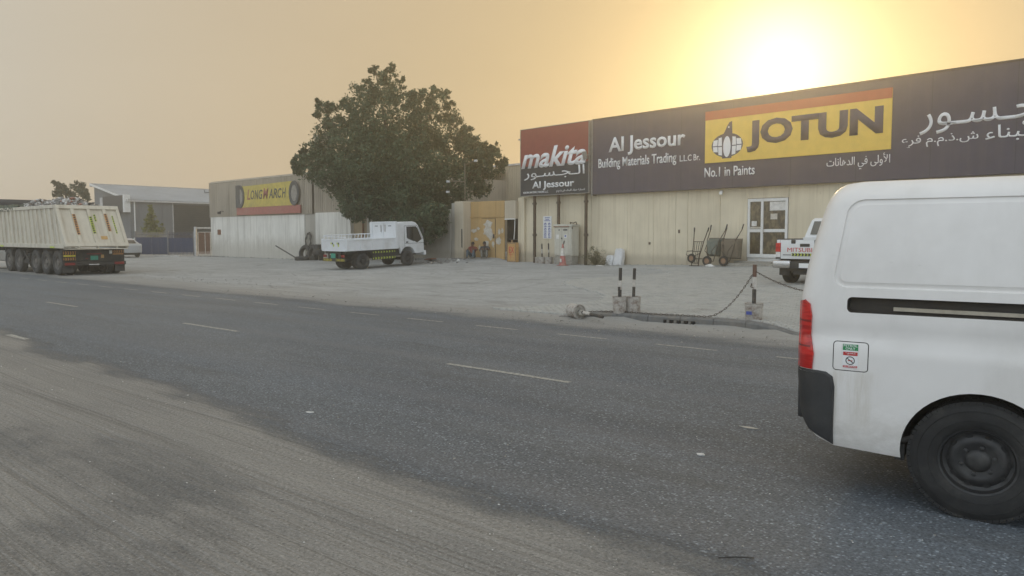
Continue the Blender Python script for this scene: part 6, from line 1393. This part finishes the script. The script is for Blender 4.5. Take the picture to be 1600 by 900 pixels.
lobes = [(597, 140, 30, 0), (607, 122, 18, .5), (572, 160, 34, -.5), (622, 150, 24, .6), (546, 186, 30, .2), (512, 178, 20, .0), (508, 205, 24, .8), (655, 168, 32, .4), (684, 160, 24, -.3), (694, 182, 22, .6), (660, 200, 46, 0), (600, 195, 60, -1.0), (545, 225, 48, -.5), (500, 240, 28, .3), (476, 258, 20, 0), (466, 268, 11, .2), (515, 268, 40, -.8), (580, 255, 70, -1.8), (650, 260, 66, -1.6), (705, 232, 34, .2), (725, 220, 22, .6), (738, 252, 34, 0), (765, 245, 20, .4), (778, 262, 13, .6), (748, 285, 32, .3), (704, 285, 46, -1.2), (640, 315, 60, -2.0), (580, 305, 48, -1.6), (542, 296, 26, -.4), (610, 345, 34, -1.8), (660, 350, 40, -2.2), (692, 342, 32, -1.8), (706, 315, 28, -1.0), (672, 376, 20, -2.0), (690, 366, 18, -1.8), (632, 372, 24, -1.8), (560, 325, 26, -1.2), (655, 230, 40, 1.6), (590, 225, 50, 1.8), (600, 290, 60, 1.6), (702, 338, 24, 0), (711, 330, 15, 0), (703, 356, 16, 0), (612, 112, 10, .3), (590, 116, 11, 0), (628, 128, 9, .2), (575, 138, 12, 0), (700, 150, 10, .3), (680, 144, 9, .2), (706, 168, 8, 0), (503, 163, 9, 0), (520, 166, 10, .2), (496, 185, 10, .2), (540, 165, 12, 0), (465, 252, 7, 0), (476, 240, 8, .1), (730, 205, 10, .3), (742, 222, 11, 0), (772, 232, 9, .2), (788, 254, 8, .4), (760, 262, 14, 0), (645, 152, 10, .2), (662, 148, 9, 0), (722, 205, 18, .2), (736, 230, 20, 0), (755, 236, 16, .3), (712, 190, 14, 0), (640, 165, 16, .3)]
P_, N_ = [], []; tips = []
for px, py, r, dz in lobes:
    if py > 328: rr_ = (px - 800) / F; dz = 62 - .684 * (24.2 + 62 * rr_) / (.729 + .684 * rr_) - D0 - .7
    d = D0 + dz; k = d / F; c = right * ((px - 618) * k * 1.0) + away * dz; zc_ = EYE + (368 - py) * k; rr = r * k * (.80 if r < 36 else .86)
    cc = (c.x, c.y, zc_); tips.append(Vector(cc)); p, n = blob(cc, (rr, rr, rr * .95), int((1620 * rr ** 1.75 + 170) * (.60 if py < 222 else 1))); P_.append(p); N_.append(n)
pa = np.concatenate(P_); na = np.concatenate(N_); ok = pa[:, 2] > .9; leaves('crown', pa[ok], na[ok], .205, 'leaf_dark', BT, .42)
o = MB(); o.tube([(0, 0, -.2), (.05, .02, .8), (-.05, .1, 2.0), (.1, .15, 3.2), (.0, .1, 4.8)], [.38, .30, .27, .24, .16], 10)
for k, tp_ in enumerate(tips):
    if k % 2: continue
    st = Vector((random.uniform(-.1, .1), random.uniform(0, .2), random.uniform(1.8, 4.6))); mid_ = st.lerp(tp_, .5) + Vector((random.uniform(-.3, .3), random.uniform(-.3, .3), -.25)); o.tube([st, mid_, tp_], [.11, .06, .02], 6)
o.build('trunk', 'bark', BT, smooth=60)
def small_tree(name, label, px, d, lob, size, mat, dens_=900, tr=.08, asp=.42):
    x, y = spot(px, d); t = thing(name, label, 'tree', (x, y, 0)); P_, N_ = [], []; o = MB(); zs = []
    for qx, qy, r, dz in lob:
        k = (d + dz) / F; c = right * ((qx - px) * k) + away * dz; z = EYE + (368 - qy) * k; rr = r * k; p, n = blob((c.x, c.y, z), rr, int(dens_ * rr ** 1.6) + 80, .3); P_.append(p); N_.append(n); o.tube([(0, 0, max(.5, z - 2.2)), (c.x * .6, c.y * .6, z - .5), (c.x, c.y, z)], [tr * .5, tr * .35, .01], 5); zs.append(z)
    leaves('crown', np.concatenate(P_), np.concatenate(N_), size, mat, t, asp); o.tube([(0, 0, -.1), (.05, 0, max(zs) * .5), (0, .05, max(zs) * .85)], [tr, tr * .8, tr * .3], 8); o.build('trunk', 'bark', t, smooth=60); return t
small_tree('distant_tree', 'dark tree top showing above the cream trailer load', 115, 68, [(95, 290, 9, 0), (104, 300, 12, 0), (120, 296, 12, .5), (132, 300, 11, 0), (140, 307, 7, 0), (90, 308, 8, 0), (112, 312, 16, -.5), (125, 315, 14, 0)], .30, 'leaf_far', 520, .15)
small_tree('young_tree', 'young yellow-green tree behind the blue fence', 240, 66, [(238, 325, 5, 0), (239, 334, 7, 0), (237, 343, 8, 0), (243, 346, 8, 0), (236, 354, 10, 0), (246, 357, 11, .2), (232, 363, 10, 0), (242, 366, 13, 0), (252, 366, 8, 0)], .20, 'leaf_yellow', 700, .05, .35)
bx = ground(930, 37.0); DB = thing('dry_bush', 'dry grey-green bush growing at the foot of the cream wall', 'bush', wl(5.78, .6)); p1, n1 = blob((0, 0, .36), (.62, .40, .40), 1500, .1); p2, n2 = blob((.1, .05, .15), (.85, .45, .20), 1000, .1); p3, n3 = blob((-.16, 0, .80), (.12, .08, .18), 140, .1)
pp = np.concatenate([p1, p2, p3]); pp[:, 2] = np.maximum(pp[:, 2], .02); leaves('foliage', pp, np.concatenate([n1, n2, n3]), .075, 'leaf_dry', DB, .22); o = MB()
for k in range(26): a = random.uniform(0, 2 * pi); o.tube([(0, 0, 0), (.25 * cos(a), .2 * sin(a), .25), (.5 * cos(a) * random.random(), .4 * sin(a) * random.random(), random.uniform(.3, .62))], [.008, .006, .003], 4)
o.build('stem', 'bark', DB)

# ---------------------------------------------------------------- two people sitting on the ground by the gate
def figure(label, loc, rotz, J, shirt, trousers, sleeve):
    """one continuous skinned body. J: joint positions, local frame, the person faces -y"""
    base = thing('person', label, 'person', loc, rotz)
    nm = list(J); verts = [Vector(J[n][0]) for n in nm]; rad = [J[n][1] for n in nm]; ix = {n: i for i, n in enumerate(nm)}
    bones = [('pelvis', 'waist', 't'), ('waist', 'chest', 's'), ('chest', 'neck', 's'), ('neck', 'chin', 'k'), ('chin', 'head', 'k'), ('head', 'crown', 'k')]
    for s in 'lr':
        bones += [('chest', s + 'sho', 's'), (s + 'sho', s + 'elb', 's'), (s + 'elb', s + 'wri', sleeve), (s + 'wri', s + 'palm', 'k'), ('pelvis', s + 'hip', 't'), (s + 'hip', s + 'kne', 't'), (s + 'kne', s + 'ank', 't'), (s + 'ank', s + 'toe', 'f')]
    edges = [(ix[a], ix[b]) for a, b, _ in bones]; seg = [(verts[ix[a]], verts[ix[b]], m) for a, b, m in bones]
    for s in 'lr':                                           # five fingers rooted in each palm
        w_, p_ = Vector(J[s + 'wri'][0]), Vector(J[s + 'palm'][0]); d = (p_ - w_).normalized(); lat = d.cross(Vector((0, -.3, 1))).normalized(); dn = Vector((0, 0, -1))
        for k in range(5):
            off = (k - 1.5) * .019; L = (.066, .074, .070, .056, .05)[k]
            a = p_ + lat * off if k < 4 else w_.lerp(p_, .4) + lat * -.04
            b = a + d * L * .55 + dn * .01 + (lat * -.02 if k == 4 else Vector()); c = b + d * L * .4 + dn * .025
            i0 = len(verts); verts += [a, b, c]; rad += [.010, .009, .008]; edges += [(ix[s + 'palm'], i0), (i0, i0 + 1), (i0 + 1, i0 + 2)]; seg += [(a, b, 'k'), (b, c, 'k')]
    me = bpy.data.meshes.new('body'); me.from_pydata(verts, edges, []); me.update(); o = bpy.data.objects.new('body', me); COL.objects.link(o)
    sk_ = o.modifiers.new('skin', 'SKIN'); sv = me.skin_vertices[0].data if me.skin_vertices else None
    if sv is None:
        bm = bmesh.new(); bm.from_mesh(me); bm.verts.layers.skin.verify(); bm.to_mesh(me); bm.free(); sv = me.skin_vertices[0].data
    for i, r in enumerate(rad): sv[i].radius = (r, r); sv[i].use_root = (i == 0)
    o.modifiers.new('sub', 'SUBSURF').levels = 2; o.modifiers['sub'].render_levels = 2
    bpy.context.view_layer.update(); m2 = bpy.data.meshes.new_from_object(o.evaluated_get(bpy.context.evaluated_depsgraph_get())); bpy.data.objects.remove(o)
    code = {'s': 0, 't': 1, 'k': 2, 'f': 3}; m2.materials.clear()
    for q in (shirt, trousers, 'skin', 'shoe'): m2.materials.append(M(q))
    for p in m2.polygons:
        c = p.center; best = min(seg, key=lambda s_: (c - (s_[0] + (s_[1] - s_[0]) * max(0, min(1, (c - s_[0]).dot(s_[1] - s_[0]) / max(1e-6, (s_[1] - s_[0]).length_squared))))).length); p.material_index = code[best[2]]; p.use_smooth = True
    link('body', m2, base)
    h = Vector(J['head'][0]); hm = MB(); hm.ball(h + Vector((0, .022, .045)), (.088, .100, .085), 0, 14, .03); hm.build('hair', 'hair', base, smooth=70)
    f = MB()
    for sx in (-1, 1): f.ball(h + Vector((sx * .032, -.088, .0)), (.012, .008, .008), 1, 8); f.ball(h + Vector((sx * .088, .0, -.015)), (.012, .022, .030), 0, 8)
    f.ball(h + Vector((0, -.100, -.030)), (.014, .020, .024), 0, 8); f.ball(h + Vector((0, -.086, -.070)), (.026, .010, .008), 2, 8); f.build('face', ['skin', 'hair', 'lamp_dark_red'], base, smooth=70)
    return base
def seated(knee, spread, armx, twist=0.0, lean=.0):
    J = {'pelvis': ((0, .06, .12), .135), 'waist': ((0, .08 + lean * .4, .30), .125), 'chest': ((0, .02 + lean, .50), .140), 'neck': ((.0, -.01 + lean, .645), .055), 'chin': ((.0, -.035 + lean, .70), .062), 'head': ((twist * .02, -.045 + lean, .775), .086), 'crown': ((twist * .02, -.03 + lean, .855), .062)}
    for s, sx in (('l', 1), ('r', -1)):
        J[s + 'hip'] = ((sx * .10, -.02, .12), .092); J[s + 'kne'] = ((sx * spread, -.42, knee), .066); J[s + 'ank'] = ((sx * spread * .95, -.52, .08), .045); J[s + 'toe'] = ((sx * spread * 1.0, -.70, .035), .036)
        J[s + 'sho'] = ((sx * .19, .02 + lean, .575), .066); J[s + 'elb'] = ((sx * armx, -.16 + lean, .42 + .04 * sx), .044); J[s + 'wri'] = ((sx * spread * .75, -.40, knee + .09), .031); J[s + 'palm'] = ((sx * spread * .6, -.47, knee + .075), .034)
    return J
g1 = ground(738.5, 41.3); g2 = ground(757.5, 40.9)
figure('person in red shirt and jeans seated by the pillar', (g1.x, g1.y, g1.z - .0), R(28), seated(.46, .17, .30, 1), 'shirt_red', 'jeans', 'k')
figure('person in dark shirt and grey trousers seated before the ochre gate', (g2.x, g2.y, g2.z - .0), R(38), seated(.44, .14, .27, -1, .03), 'shirt_dark', 'trousers_grey', 'k')
scrap('plastic_bag', 'white rag on the ground left of the seated people', ground(716, 41.2), .12, .10, .10, 'litter_white', 'rag')

# ---------------------------------------------------------------- dusty air
hzb = MB(); hzb.bb(-905, 905, -705, 905, -1.2, 13.2); hz = hzb.build('haze', []); hz['kind'] = 'stuff'
hm = bpy.data.materials.new('dusty_air'); hm.use_nodes = True; ht = hm.node_tree; ht.nodes.remove(ht.nodes['Principled BSDF'])
pvn = ht.nodes.new('ShaderNodeVolumePrincipled'); pvn.inputs['Color'].default_value = (.995, .955, .875, 1); pvn.inputs['Density'].default_value = .0035; pvn.inputs['Anisotropy'].default_value = .85
ht.links.new(pvn.outputs[0], ht.nodes['Material Output'].inputs['Volume']); hz.data.materials.append(hm)
